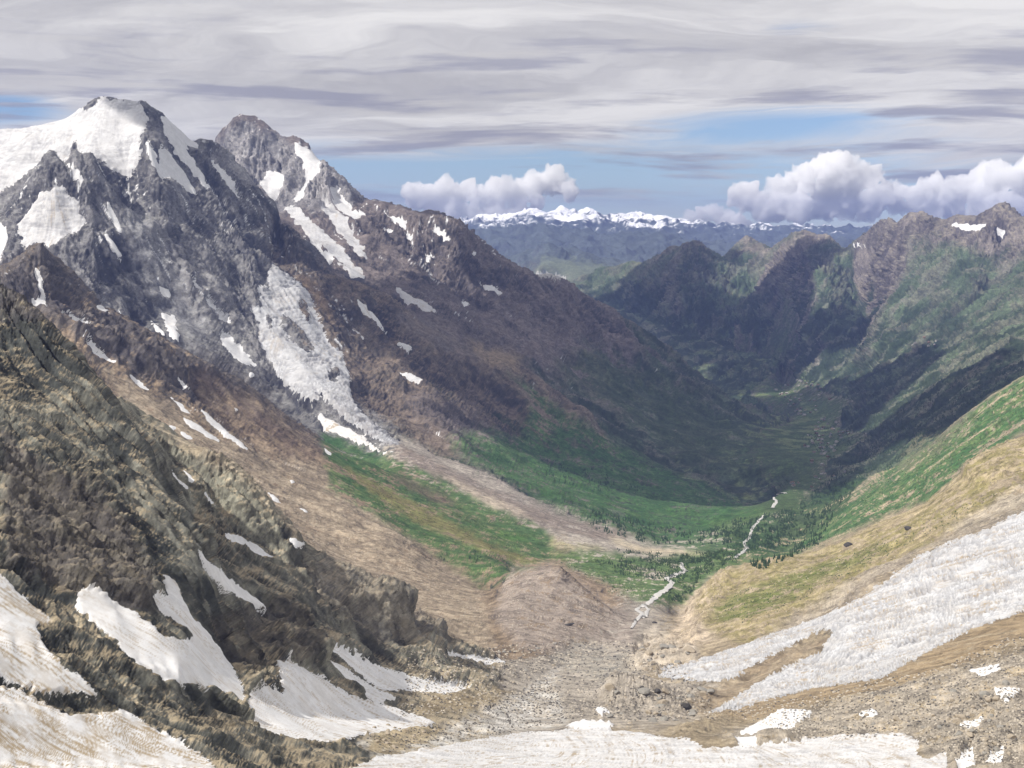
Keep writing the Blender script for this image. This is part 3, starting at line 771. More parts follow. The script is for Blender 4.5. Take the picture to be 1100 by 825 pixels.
def fall_fray(u, v, wl, n=14, k=1, st=.28):
    def fn(u, v, wl):
        acc = np.zeros(len(u), np.float32)
        for sgn in (1, -1):
            uu, vv = u.copy(), v.copy()
            for s_ in range(n):
                r_ = np.exp(vv)
                acc += tile(k, r_ * np.sin(uu) / wl, r_ * np.cos(uu) / wl)
                i = np.clip(((uu - U0) / DU).astype(np.int32), 0, NU - 1); j = np.clip(((vv - V0) / DV).astype(np.int32), 0, NV - 1)
                ds = sgn * st * wl / r_
                uu = uu + ds * DUF[i, j]; vv = vv + ds * DVF[i, j]
        return acc / math.sqrt(2 * n * 3.2)
    return chunks(fn, u.ravel(), v.ravel(), wl.ravel()).reshape(u.shape)


FR = fall_fray(U, V, 2.0 ** np.round(np.log2(PIXM * 5.0)))
FR /= FR.std()


def inside(poly, warp):
    x0, y0 = poly.min(0) - 3 * warp; x1, y1 = poly.max(0) + 3 * warp
    m = np.zeros(X.shape, bool)
    idx = np.nonzero(VISB & (PX > x0) & (PX < x1) & (PY > y0) & (PY < y1))
    fr = warp * (1.5 if warp < 2 else .8) * FR[idx]
    qx = PX[idx] + warp * 0.5 * WX[idx] + fr * FX[idx]; qy = PY[idx] + warp * 0.5 * WY[idx] + fr * FY[idx]
    c = np.zeros(len(qx), bool)
    for (ax, ay), (bx, by) in zip(poly, np.roll(poly, -1, 0)):
        if ay == by:
            continue
        cross = ((ay > qy) != (by > qy)) & (qx < (bx - ax) * (qy - ay) / (by - ay) + ax)
        c ^= cross
    m[idx] = c
    return m


def blur(a, n=1):
    for _ in range(n):
        b = a.copy()
        b[1:-1] = .5 * a[1:-1] + .25 * (a[2:] + a[:-2])
        a = b.copy()
        a[:, 1:-1] = .5 * b[:, 1:-1] + .25 * (b[:, 2:] + b[:, :-2])
    return a


ROUGH = np.ones(X.shape, np.float32) * ROUGH_REG[REGV].astype(np.float32)
COVM = []
for poly, ca, cb, st, rf, wp, spk in COVER:
    m = inside(poly, wp)
    ii, jj = np.nonzero(m)
    if len(ii) == 0:
        COVM.append(None)
        continue
    sl = (slice(max(ii.min() - 6, 0), ii.max() + 7), slice(max(jj.min() - 6, 0), jj.max() + 7))
    f = blur(m[sl].astype(np.float32), 3)
    ROUGH[sl] = ROUGH[sl] * (1 - f) + rf * f
    COVM.append((sl, f))
SNOWID = np.zeros(X.shape, np.int16)
for k, (kind, poly, lab, dirt, rgh, wp, grey) in enumerate(SNOW):
    if kind == 'ice_mantle':
        keepv = VISB.copy()
        VISB |= (E0 > np.maximum.accumulate(E0, axis=1) - .03) & (RAD > 8000) & (RAD < 9400)
        SNOWID[inside(np.where(poly < 158, poly - [0, 8], poly), wp) & (RAD > 7900)] = k + 1
        VISB = keepv
        continue
    SNOWID[inside(poly, wp)] = k + 1
for h in HOLES:
    SNOWID[inside(h, 1.5)] = 0
SN = blur((SNOWID > 0).astype(np.float32), 4)
ROUGH *= (1 - SN) ** 2

# ------------------------------------------------------------------ relief detail: ribs and gullies along the fall lines, broken rock
SLP = samp(SLOPE, U, V)
BX, BY, BZ = samp(NBX, U, V), samp(NBY, U, V), samp(NBZ, U, V)
ZB = E0 * RAD


def tri(k, sel, wl, sx=1.0, sz=1.0, off=0.0, warp=0.0):
    """noise on the three axis planes, blended by the lie of the slope"""
    def fn(x, y, z, nx, ny, nz, p, q):
        a, b, c = nx ** 4, ny ** 4, nz ** 4
        t = a + b + c + 1e-6
        x = x / wl + p * warp; y = y / wl + q * warp; z = z / wl + (p - q) * warp * .5
        return (a * tile(k, y * sx + off, z * sz) + b * tile(k, x * sx + 5.3 + off, z * sz) + c * tile(k, x * sx + off, y * sx + 2.9)) / np.sqrt(a * a + b * b + c * c + 1e-9)
    return chunks(fn, X[sel], Y[sel], ZB[sel], BX[sel], BY[sel], BZ[sel], WX[sel], WY[sel])




LICN = lambda n: 3.2 * (2 * n + 1)          # neighbouring samples overlap


def fall_noise(sel_u, sel_v, wl, k, n=8, cross=False, st=0.28):
    """noise drawn out along (or across) the fall lines"""
    def fn(u, v):
        acc = np.zeros(len(u), np.float32)
        for sgn in (1, -1):
            uu, vv = u.copy(), v.copy()
            for s in range(n + 1):
                r_ = np.exp(vv)
                if s or sgn == 1:
                    acc += tile(k, r_ * np.sin(uu) / wl, r_ * np.cos(uu) / wl)
                i = np.clip(((uu - U0) / DU).astype(np.int32), 0, NU - 1); j = np.clip(((vv - V0) / DV).astype(np.int32), 0, NV - 1)
                d1, d2 = DUF[i, j], DVF[i, j]
                if cross:
                    d1, d2 = -d2, d1
                ds = sgn * st * wl / r_
                uu = uu + ds * d1; vv = vv + ds * d2
        return acc / np.float32(math.sqrt(LICN(n)))
    res = chunks(fn, sel_u, sel_v)
    return res / (res.std() + 1e-6)


def smooth(x, a, b):
    t = np.clip((x - a) / (b - a), 0, 1)
    return t * t * (3 - 2 * t)


# crests keep their drawn outline
prot_g = np.zeros((NU, NV))
for pts, reg, w_ in CTRL:
    if w_ < 3:
        continue
    p = np.array(pts, float)
    s_ = np.concatenate([a + (b - a) * np.linspace(0, 1, 60)[:, None] for a, b in zip(p[:-1], p[1:])])
    az, _e = pix_dir(s_[:, 0], s_[:, 1])
    i = np.round((az - U0) / DU).astype(int); j = np.round((np.log(s_[:, 2] * 1000) - V0) / DV).astype(int)
    ok = (i >= 0) & (i < NU) & (j >= 0) & (j < NV)
    prot_g[i[ok], j[ok]] = 1
for _ in range(10):
    prot_g = prot_g + .2 * lap(prot_g)
PROT = 1 - .55 * np.clip(samp(prot_g.astype(np.float32), U, V) * 5, 0, 1)
DZ = np.zeros(X.shape, np.float32)
FACET = np.zeros(X.shape, np.float32)
STREAK = np.zeros(X.shape, np.float32)
for o, wlm in enumerate((640., 320., 160., 80., 40., 20., 10., 5.)):
    lod = (.14 * smooth(wlm / PIXE, 2.5, 5.0) + .86 * smooth(wlm / PIXE, 6.0, 17.0)) * (1 - smooth(wlm / PIXM, 160, 320))
    sel = (lod > 0.02) & (ROUGH > 0.03)
    if sel.sum() == 0:
        continue
    us, vs = U[sel], V[sel]
    n1 = fall_noise(us, vs, wlm, o % 3, 11, False, .28)
    n2 = tri((o + 1) % 3, sel, wlm, 1.0, 1.0, .31 * o)
    n3 = tri((o + 2) % 3, sel, wlm * .8, 1.0, 1.0, .77 * o)
    near = 1 - smooth(PIXM[sel], 1.35, 2.3)           # rounder slabs close by, sharp crests far off
    ridge = near * (.585 - .62 * np.sqrt(n1 * n1 + .22)) + (1 - near) * (1.25 * np.maximum(0, 1 - np.abs(n1) * .8) ** 2 - .36)
    block = near * (.585 - .62 * np.sqrt(n2 * n2 + .22)) + (1 - near) * (1.25 * np.maximum(0, 1 - np.abs(n2) * .8) ** 2 - .36)
    fa = tri(3 + o % 2, sel, wlm, .8, 1.15, .57 * o, 0.0)
    rl = smooth(wlm / PIXE[sel], 5.0, 13.0) * smooth(SLP[sel], .15, .5)
    d = 0.68 * rl * ridge + (0.36 + .2 * (1 - rl)) * block + 0.10 * n3
    pm = PIXM[sel]
    fark = 1 + .8 * smooth(RAD[sel], 9000, 13000)
    spec = 1 - near * (1 - np.clip(wlm / pm / 100.0, .02, 1.0) ** .4)
    capk = 8.0 * near + (3.0 if wlm > 150 else 4.0) * (1 - near)
    amp = np.minimum(0.13 * wlm, capk * pm) * spec * fark * (PROT[sel] if wlm > 90 else 1.0)
    ampf = spec * np.minimum(0.055 * wlm, np.where(pm < 2.2, 5.0, 2.4) * pm) * PROT[sel]
    isf = np.where((REGV[sel] == REG.index('far_ridge')) | (REGV[sel] == REG.index('distant_range')), .35, 1.0)
    isn = np.where(REGV[sel] == REG.index('near_slope'), .45, 1.0)
    DZ[sel] += (lod[sel] * ROUGH[sel] * (amp * (d + .35 * (1 - isn) * 2.5 * rl * ridge) + ampf * isf * isn * fa)).astype(np.float32)
    FACET[sel] += (lod[sel] * fa * .6).astype(np.float32)
    STREAK[sel] += (lod[sel] * n1 * 0.5 * smooth(SLP[sel], .2, .5)).astype(np.float32)
# crags that stand out of the slopes with steep walls: outline, height in picture elements
CRAGS = [('286,672 300,664 318,660 331,668 336,688 352,712 338,718 325,712 312,708 300,706 290,692', 13), ('258,706 272,698 290,700 303,712 304,738 284,743 266,738', 12),
         ('-40,470 20,482 60,500 100,505 135,535 155,580 166,615 178,652 150,652 120,643 80,629 40,620 0,604 -40,590', 9),
         ('212,484 232,490 252,504 272,524 292,550 316,572 290,576 262,560 240,535 222,510', 8), ('318,606 342,612 362,640 385,668 372,672 345,650 325,630', 8),
         ('392,640 415,645 432,662 446,690 428,694 410,676', 8), ('440,655 458,662 476,688 462,697 448,684', 8), ('100,352 150,366 200,400 216,426 190,420 150,400 115,380', 5),
         ('205,566 232,560 262,572 282,594 262,596 240,588 222,590', 8),
         ('650,747 672,736 690,741 712,741 748,745 770,742 760,758 730,765 700,762 672,765 655,760', 7), ('680,704 700,682 735,690 753,705 726,718 700,723', 7),
         ('985,800 1000,775 1030,748 1080,736 1140,740 1140,840 1025,840 1020,806', 5), ('733,690 744,655 766,626 790,615 776,640 762,670 750,695', 6), ('800,770 760,785 735,792 720,787 745,775 780,762', 5),
         ('1030,500 1060,488 1085,480 1100,490 1080,515 1050,525', 5), ('345,318 362,330 372,362 360,372 350,345', 6), ('395,388 425,400 445,440 430,452 405,430', 6)]
for out_, hpx in CRAGS:
    m = inside(P(out_), 2.5)
    ii, jj = np.nonzero(m)
    if len(ii) == 0:
        continue
    sl = (slice(max(ii.min() - 6, 0), ii.max() + 7), slice(max(jj.min() - 6, 0), jj.max() + 7))
    f = blur(m[sl].astype(np.float32), 3) * (1 - SN[sl]) 
    DZ[sl] += (f * hpx * PIXM[sl] * np.clip(.8 + .22 * FACET[sl] + .12 * WX[sl], .35, 1.4)).astype(np.float32)
# the small scale streaks also run over snow, scree and grass
for o, (wlm) in enumerate((48., 12.)):
    sel = (wlm / PIXE > 2.5) & (wlm / PIXM < 60) & (ROUGH < 0.5) & VISB & ~(SNOWID > 0)
    n1 = fall_noise(U[sel], V[sel], wlm, o, 16, False, .3)
    n1 = n1 * smooth(SLP[sel], .3, .55)          # only where the ground is steep enough to run
    STREAK[sel] += (n1 * 0.7).astype(np.float32)
    DZ[sel] += (0.006 * wlm * n1).astype(np.float32)
# crevasses of the glaciers
CREV = np.zeros(X.shape, np.float32)
for k, (kind, poly, lab, dirt, rgh, wp, grey) in enumerate(SNOW):
    if rgh < 0.15:
        continue
    sel = SNOWID == k + 1
    if sel.sum() == 0:
        continue
    px_here = float(np.median(PIXM[sel]))
    for m, wpx in enumerate((14.0, 6.5, 3.4)):
        wlm = wpx * px_here
        a = fall_noise(U[sel], V[sel], wlm, m, 6, True, .28)
        b = fall_noise(U[sel], V[sel], wlm * 1.2, (m + 1) % 3, 12, False, .28)
        gate = smooth(fbm(X[sel], Y[sel], 120.0 * px_here / 1.7, 2, .6, m), -.9, .6)
        cr = (0.6 * np.abs(a) + 0.4 * np.abs(b))
        d = 0.6 - cr
        DZ[sel] += (rgh * gate * wlm * 0.21 * d).astype(np.float32)
        CREV[sel] += (rgh * gate * d).astype(np.float32)

X = X + BX * DZ; Y = Y + BY * DZ
Z = (E0 * RAD + BZ * DZ).astype(np.float64)

# steepness of the finished relief
gx = np.stack([np.gradient(X, axis=0), np.gradient(Y, axis=0), np.gradient(Z, axis=0)])
gy = np.stack([np.gradient(X, axis=1), np.gradient(Y, axis=1), np.gradient(Z, axis=1)])
nrm = np.cross(gx, gy, axis=0)
NZ = np.abs(nrm[2]) / (np.linalg.norm(nrm, axis=0) + 1e-9)
del gx, gy, nrm

# ------------------------------------------------------------------ base colour of the ground
REGCOL = {   # dark rock and light rock (pushed apart, painting in lighting contrast), loose ground
    'near_slope': ((.042, .045, .042), (.185, .182, .152), (.27, .225, .155)),
    'near_spur': ((.05, .05, .044), (.20, .195, .155), (.28, .235, .165)),
    'side_slope': ((.042, .039, .04), (.12, .105, .09), (.19, .145, .10)),
    'ice_peak': ((.04, .04, .045), (.175, .17, .168), (.16, .157, .15)),
    'rock_peak': ((.048, .044, .046), (.14, .12, .11), (.125, .105, .095)),
    'rock_rib': ((.045, .04, .038), (.165, .14, .11), (.145, .115, .088)),
    'far_ridge': ((.07, .062, .06), (.165, .145, .13), (.17, .15, .12)),
    'green_shoulder': ((.17, .15, .115), (.28, .235, .175), (.25, .205, .14)),
    'valley': ((.19, .175, .155), (.31, .28, .24), (.28, .25, .21)),
    'distant_range': ((.045, .055, .065), (.085, .095, .10), (.07, .085, .085)),  # blue grey paints the haze of distance into the rock
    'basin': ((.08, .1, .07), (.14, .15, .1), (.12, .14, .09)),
}
TAB = np.array([REGCOL[r] for r in REG], np.float32)
TABG = TAB[REGION].reshape(NU, NV, 9)
fvg = (REGION == REG.index('valley')) & (RG > 6500)
TABG[fvg] = np.array(((.035, .06, .025), (.06, .085, .035), (.05, .08, .03)), np.float32).ravel()
for q in range(9):
    t_ = TABG[:, :, q]
    for _ in range(8):
        t_ = t_ + .2 * lap(t_)
    TABG[:, :, q] = t_
wu = (U + .004 * WX).ravel(); wv = (V + .008 * WY).ravel()
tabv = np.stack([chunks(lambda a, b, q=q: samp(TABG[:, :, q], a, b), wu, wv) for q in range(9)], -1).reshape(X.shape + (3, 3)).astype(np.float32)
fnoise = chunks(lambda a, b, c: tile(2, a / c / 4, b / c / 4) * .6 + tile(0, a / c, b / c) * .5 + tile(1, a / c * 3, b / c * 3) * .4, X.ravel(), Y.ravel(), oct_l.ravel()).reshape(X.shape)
lite = smooth(0.45 * fnoise + 0.35 * STREAK + .55 * FACET, -1.2, 1.4)[..., None]  # facet tone imitates lit ledges and shadowed breaks besides rock colour
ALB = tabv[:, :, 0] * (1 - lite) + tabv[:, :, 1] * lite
nearreg = np.isin(REGV, [0, 1]) * .11
loose = (smooth(NZ + 0.06 * fnoise - nearreg, 0.68, 0.88))[..., None]
ALB = ALB * (1 - loose) + tabv[:, :, 2] * loose * (0.85 + 0.3 * lite)
# far slopes: alp pasture below the rock, wood further down
isfar = np.isin(REGV, [REG.index(r) for r in ('far_ridge', 'rock_peak', 'rock_rib', 'basin')])
hn = Z + 60 * fnoise + 120 * fbm(X, Y, 1500.0, 3, .6, 1)
right = np.where(REGV == REG.index('far_ridge'), 1.0, 0.0)
lim = np.where(right > 0, -40.0, -900.0)
grass = smooth(lim - hn, -60, 260) * isfar * smooth(1 / np.sqrt(1 + SLP ** 2), .5, .7) * (1 - .5 * smooth(STREAK, .3, 1.3))
gcol = np.array((.042, .075, .035), np.float32) * (0.8 + .5 * lite)
grass = grass * (.45 + .35 * smooth(fbm(X, Y, 700.0, 4, .65, 1), -.8, .8))
ALB = ALB * (1 - grass[..., None]) + gcol * grass[..., None]
wood = smooth(-hn - np.where(right > 0, 620., 1010.), -60, 160) * isfar * smooth(-.25 + fbm(X, Y, 420.0, 4, .6, 2), -.9, -.2)
ALB = ALB * (1 - wood[..., None] * .9) + np.array((.022, .036, .02), np.float32) * wood[..., None] * .9
# meadows on the valley floor far out
vb = smooth(-Z, 1230, 1420) * smooth(NZ, .9, .985) * (RAD > 7500) * (RAD < 20000)
mead = (vb * smooth(fbm(X, Y, 380.0, 3, .6, 0), .1, .9))[..., None]
ALB = ALB * (1 - mead) + np.array((.13, .16, .07), np.float32) * mead
# snow on the farthest range
far_snow = ((REGV == REG.index('distant_range')) & (RAD > 38000)) * smooth(Z + 200 * STREAK + 160 * fnoise + 500 * (NZ - .8), 260, 520)
ALB = ALB * (1 - far_snow[..., None]) + np.array((.85, .85, .86), np.float32) * far_snow[..., None]
# the last snow in the gullies, too small to stand apart
hi = np.isin(REGV, [REG.index(r) for r in ('ice_peak', 'rock_peak', 'rock_rib', 'side_slope')]) & (RAD > 4700)
fl = hi * smooth(FR + .3 * WX, 1.75, 2.2) * smooth(fbm(X, Y, 900.0, 3, .6, 2) + (Z + 250) / 450.0, .2, 1.0)
ALB = ALB * (1 - fl[..., None]) + np.array((.66, .66, .66), np.float32) * fl[..., None]
# pale settled plain far down the main valley
m = inside(P('574,294 600,295 610,298 608,301 582,301'), 1.0)
ALB[m] = (.42, .41, .38)
for (poly, ca, cb, st, rf, wp, spk), mm in zip(COVER, COVM):
    if mm is None:
        continue
    sl, f = mm
    t = smooth(0.75 * fnoise[sl] + (0.25 if rf < .6 else .5) * STREAK[sl], -1.0, 1.0)[..., None]
    c = np.array(ca, np.float32) * (1 - t) + np.array(cb, np.float32) * t
    o = f * st
    if spk:
        o = o * (1 - smooth(fnoise[sl] - .55 * STREAK[sl], 1.0 - 2.0 * spk, 1.6 - 2.0 * spk))
    if rf < 0.6:
        o = o * (0.35 + 0.65 * smooth(NZ[sl], .45, .72))
    o = o[..., None]
    ALB[sl] = ALB[sl] * (1 - o) + c * o
ALB *= (0.9 + 0.2 * smooth(fnoise, -1.5, 1.5))[..., None] * .87
ALB = np.clip(ALB, .01, .9)

# ------------------------------------------------------------------ materials
def ground_material(name, fine=1.0, rough=0.95):
    m = bpy.data.materials.new(name)
    m.use_nodes = True
    t = NT(m.node_tree)
    t.n.clear()
    out = t.add('ShaderNodeOutputMaterial')
    b = t.add('ShaderNodeBsdfPrincipled')
    at = t.add('ShaderNodeAttribute', attribute_name='ground')
    geo = t.add('ShaderNodeNewGeometry')
    pos = geo.outputs['Position']
    n1 = t.noise(pos, 0.30, 5.0, .7)
    n2 = t.noise(pos, 0.022, 9.0, .72)
    vo = t.add('ShaderNodeTexVoronoi', feature='F1')
    vo.inputs['Scale'].default_value = 0.055
    vo.inputs['Detail'].default_value = 3.0
    vo.inputs['Roughness'].default_value = .7
    t.l.new(t.vmath('ADD', pos, t.vmath('MULTIPLY', t.xyz(n2, n1, n2), (25.0, 25.0, 25.0))), vo.inputs['Vector'])
    f = t.math('ADD', t.math('MULTIPLY', t.math('SUBTRACT', n1, .5), 1.3 * fine), t.math('MULTIPLY', t.math('SUBTRACT', n2, .5), 2.5 * fine))
    vc = t.add('ShaderNodeSeparateColor')
    t.l.new(vo.outputs['Color'], vc.inputs[0])
    f = t.math('ADD', f, t.math('MULTIPLY', t.math('SUBTRACT', vc.outputs[0], .5), .75 * fine))
    f = t.math('MAXIMUM', t.math('ADD', f, 1.0), .25)
    col = t.vmath('SCALE', at.outputs['Color'])
    col.node.inputs['Scale'].default_value = 1.0
    t.l.new(f, col.node.inputs['Scale'])
    t.l.new(col, b.inputs['Base Color'])
    b.inputs['Roughness'].default_value = rough
    b.inputs['Specular IOR Level'].default_value = 0.15
    bp = t.add('ShaderNodeBump')
    bp.inputs['Strength'].default_value = min(1.0, 1.0 * fine)
    bp.inputs['Distance'].default_value = 3.5
    t.l.new(t.math('ADD', t.math('ADD', t.math('MULTIPLY', n1, .08), n2), t.math('MULTIPLY', vo.outputs['Distance'], .30)), bp.inputs['Height'])
    t.l.new(bp.outputs[0], b.inputs['Normal'])
    t.l.new(b.outputs[0], out.inputs[0])
    return m


MAT_GROUND = ground_material('rock_and_soil')
MAT_SNOW = ground_material('old_snow', .16, .75)


def plain(name, col, rough=.8, var=.25, scale=.4):
    m = bpy.data.materials.new(name)
    m.use_nodes = True
    t = NT(m.node_tree)
    b = t.n['Principled BSDF']
    geo = t.add('ShaderNodeNewGeometry')
    n = t.noise(geo.outputs['Position'], scale, 4.0, .6)
    f = t.math('ADD', 1.0 - var, t.math('MULTIPLY', n, 2 * var))
    c = t.vmath('SCALE', (col[0], col[1], col[2]))
    t.l.new(f, c.node.inputs['Scale'])
    t.l.new(c, b.inputs['Base Color'])
    b.inputs['Roughness'].default_value = rough
    b.inputs['Specular IOR Level'].default_value = 0.2
    return m


def tag(o, label=None, cat=None, group=None, kind=None):
    if label: o['label'] = label
    if cat: o['category'] = cat
    if group: o['group'] = group
    if kind: o['kind'] = kind
    return o


def grid_mesh(name, faces_ij, zarr, colarr, mat, smooth_sh=True):
    """mesh from grid cells; faces_ij = (i, j) arrays of lower corners"""
    fi_, fj_ = faces_ij
    q = np.stack([fi_ * NR + fj_, (fi_ + 1) * NR + fj_, (fi_ + 1) * NR + fj_ + 1, fi_ * NR + fj_ + 1], 1)
    used, inv = np.unique(q.ravel(), return_inverse=True)
    co = np.stack([X.ravel()[used], Y.ravel()[used], zarr.ravel()[used]], 1).astype(np.float32)
    me = bpy.data.meshes.new(name)
    nf = len(q)
    me.vertices.add(len(co)); me.vertices.foreach_set('co', co.ravel())
    me.loops.add(nf * 4); me.loops.foreach_set('vertex_index', inv.astype(np.int32).ravel())
    me.polygons.add(nf); me.polygons.foreach_set('loop_start', np.arange(0, nf * 4, 4, dtype=np.int32))
    me.polygons.foreach_set('use_smooth', np.full(nf, smooth_sh))
    at = me.attributes.new('ground', 'FLOAT_COLOR', 'POINT')
    c4 = np.ones((len(used), 4), np.float32)
    c4[:, :3] = colarr.reshape(-1, 3)[used]
    at.data.foreach_set('color', c4.ravel())
    me.materials.append(mat)
    me.update(calc_edges=True)
    o = bpy.data.objects.new(name, me)
    COL.objects.link(o)
    return o


# ------------------------------------------------------------------ snow and ice sheets
SNF = (SNOWID > 0)
depth = np.zeros(X.shape, np.int8)
cur = SNF.copy()
for d in range(4):
    n = cur.copy()
    n[1:] &= cur[:-1]; n[:-1] &= cur[1:]; n[:, 1:] &= cur[:, :-1]; n[:, :-1] &= cur[:, 1:]
    depth += n
    cur = n
fsn = blur(SNF.astype(np.float32), 1)
wide = blur(SNF.astype(np.float32), 9)
areas = np.bincount(SNOWID.ravel(), minlength=len(SNOW) + 1)
bigid = (areas > 1800) & (np.arange(len(areas)) > 0)
nearbig = blur(bigid[SNOWID].astype(np.float32), 12) > .01
# the rims of the large fields break up: stones and ribs come through
ragged = wide + .17 * WX * np.exp(-((wide - .5) / .3) ** 2) + .10 * FR * np.exp(-((wide - .5) / .3) ** 2) - .08
fsn = np.where(nearbig & (SNF | (wide > .2)), np.minimum(ragged, fsn + .25), fsn)
THK = np.clip((fsn - .36) * 2.6, -1.0, 1.0) * np.clip(PIXM, .4, 6.0) * .55
ZS = Z + THK
SNCOL = np.zeros(X.shape + (3,), np.float32)
LONG = np.zeros(X.shape, np.float32)
LONG[SNF] = .75 * fall_fray(U[SNF], V[SNF], 2.0 ** np.round(np.log2(PIXM[SNF] * 4.0)), 40, 0, .28) + .75 * fall_fray(U[SNF], V[SNF], 2.0 ** np.round(np.log2(PIXM[SNF] * 13.0)), 24, 2, .28)
LONG /= LONG[SNF].std()
for k, (kind, poly, lab, dirt, rgh, wp, grey) in enumerate(SNOW):
    sel = SNOWID == k + 1
    if sel.sum() == 0:
        continue
    base = np.array((.71, .707, .70) if rgh < .5 else (.58, .585, .59), np.float32) * (1 - grey) + np.array((.42, .42, .43), np.float32) * grey
    dcol = np.array((.36, .275, .165), np.float32)
    st = LONG[sel] * 1.0 + .35 * fnoise[sel]
    d1 = smooth(st, 1.1 - 1.5 * dirt, 2.0 - 1.3 * dirt) * min(1, dirt * 1.5)
    d1 = d1 * smooth(fbm(X[sel], Y[sel], 90.0 * float(np.median(PIXM[sel])), 2, .6, 1), -1.1, .8)
    d2 = dirt * .35 * smooth(fnoise[sel], -1, 1)
    dd = np.clip(d1 + d2, 0, .92)[:, None]
    c = base * (1 - dd) + dcol * dd
    if rgh >= .15:
        g_ = smooth(-CREV[sel], -.25, .55)[:, None] * .7      # crevasse darkness painted into the hollows of the ice
        c = c * (1 - g_) + np.array((.30, .30, .31), np.float32) * g_
    if lab.startswith('bright side glacier'):
        low = (smooth(PY[sel], 412, 450) * .75 * smooth(fnoise[sel] + FR[sel], -1.4, .6))[:, None]      # dark rubble on the lower tongue
        c = c * (1 - low) + np.array((.26, .25, .25), np.float32) * low
    SNCOL[sel] = c
# colours one cell beyond the rim
for _rep in range(2):
  SNK = SNCOL.sum(-1) > 0
  for ax, sh in ((0, 1), (0, -1), (1, 1), (1, -1)):
    src = np.roll(SNCOL, sh, ax); ok = np.roll(SNK, sh, ax) & (SNCOL.sum(-1) == 0)
    SNCOL[ok] = src[ok]
c00, c10, c11, c01 = SNOWID[:-1, :-1], SNOWID[1:, :-1], SNOWID[1:, 1:], SNOWID[:-1, 1:]
cnt = (c00 > 0).astype(int) + (c10 > 0) + (c11 > 0) + (c01 > 0)
FID = np.where(cnt >= 1, np.maximum(np.maximum(c00, c10), np.maximum(c11, c01)), 0)
SNAMES = {'ice_mantle': 'ice cap', 'hanging_glacier': 'glacier', 'snow_patch': 'snow patch', 'small_glacier': 'glacier', 'valley_glacier': 'glacier', 'ice_fall': 'glacier'}
def largest_piece(m):
    ii, jj = np.nonzero(m)
    if len(ii) == 0:
        return (ii, jj)
    a0, b0 = ii.min(), jj.min()
    w_ = m[a0:ii.max() + 1, b0:jj.max() + 1]
    lab_ = np.where(w_, np.arange(1, w_.size + 1).reshape(w_.shape), 0)
    for _ in range(3000):
        p_ = np.pad(lab_, 1)
        n_ = np.maximum.reduce([p_[1:-1, 1:-1], p_[2:, 1:-1], p_[:-2, 1:-1], p_[1:-1, 2:], p_[1:-1, :-2]]) * w_
        # jump along the rows and columns as well to settle faster
        if (n_ == lab_).all():
            break
        lab_ = n_
    ids, c_ = np.unique(lab_[lab_ > 0], return_counts=True)
    k_ = lab_ == ids[c_.argmax()]
    i_, j_ = np.nonzero(k_)
    return i_ + a0, j_ + b0


for k, (kind, poly, lab, dirt, rgh, wp, grey) in enumerate(SNOW):
    f = largest_piece(FID == k + 1)
    if len(f[0]) < 3:
        print('SNOW EMPTY', lab)
        continue
    o = grid_mesh(kind, f, ZS, SNCOL, MAT_SNOW)
    tag(o, lab, SNAMES[kind], 'snow patches on the slopes' if kind == 'snow_patch' else 'glaciers')

# ------------------------------------------------------------------ ground pieces
dm = np.minimum(np.minimum(depth[:-1, :-1], depth[1:, :-1]), np.minimum(depth[1:, 1:], depth[:-1, 1:]))
keep = dm < 3
GR = {
    'near_slope': ('rocky_slope', 'steep dark rock slope with olive lichen filling the lower left', 'mountain slope'),
    'near_spur': ('rocky_spur', 'rocky spur with snow wedges behind the near dark slope', 'mountain spur'),
    'side_slope': ('brown_mountainside', 'brown scree mountainside with a dark jagged spur and green lower meadows', 'mountainside'),
    'ice_peak': ('ice_capped_mountain', 'dark rock mountain with a white ice cap at the upper left', 'mountain'),
    'rock_peak': ('pyramid_mountain', 'grey rock pyramid and the long dark ridge falling right from it', 'mountain'),
    'rock_rib': ('rock_rib', 'jagged brown rock rib right of the bright side glacier', 'rock rib'),
    'far_ridge': ('mountain_ridge', 'hazy ridge of pointed peaks with green flanks on the right', 'mountain range'),
    'green_shoulder': ('grassy_slope', 'green and yellow grass slope with bare moraine in the right foreground', 'mountainside'),
    'valley': ('valley_floor', 'valley floor with gravel, moraine and meadows', 'valley floor'),
    'distant_range': ('distant_mountains', 'blue hazy mountain ranges with snowy tops on the horizon', 'mountain range'),
    'basin': ('valley_basin', 'low hazy basin behind the ridges', 'valley'),
}
RF = REGV[:-1, :-1]
for k, r_ in enumerate(REG):
    f = np.nonzero((RF == k) & keep)
    nm, lab, cat = GR[r_]
    o = grid_mesh(nm, f, Z, ALB, MAT_GROUND, True)
    tag(o, lab, cat, None, 'structure')

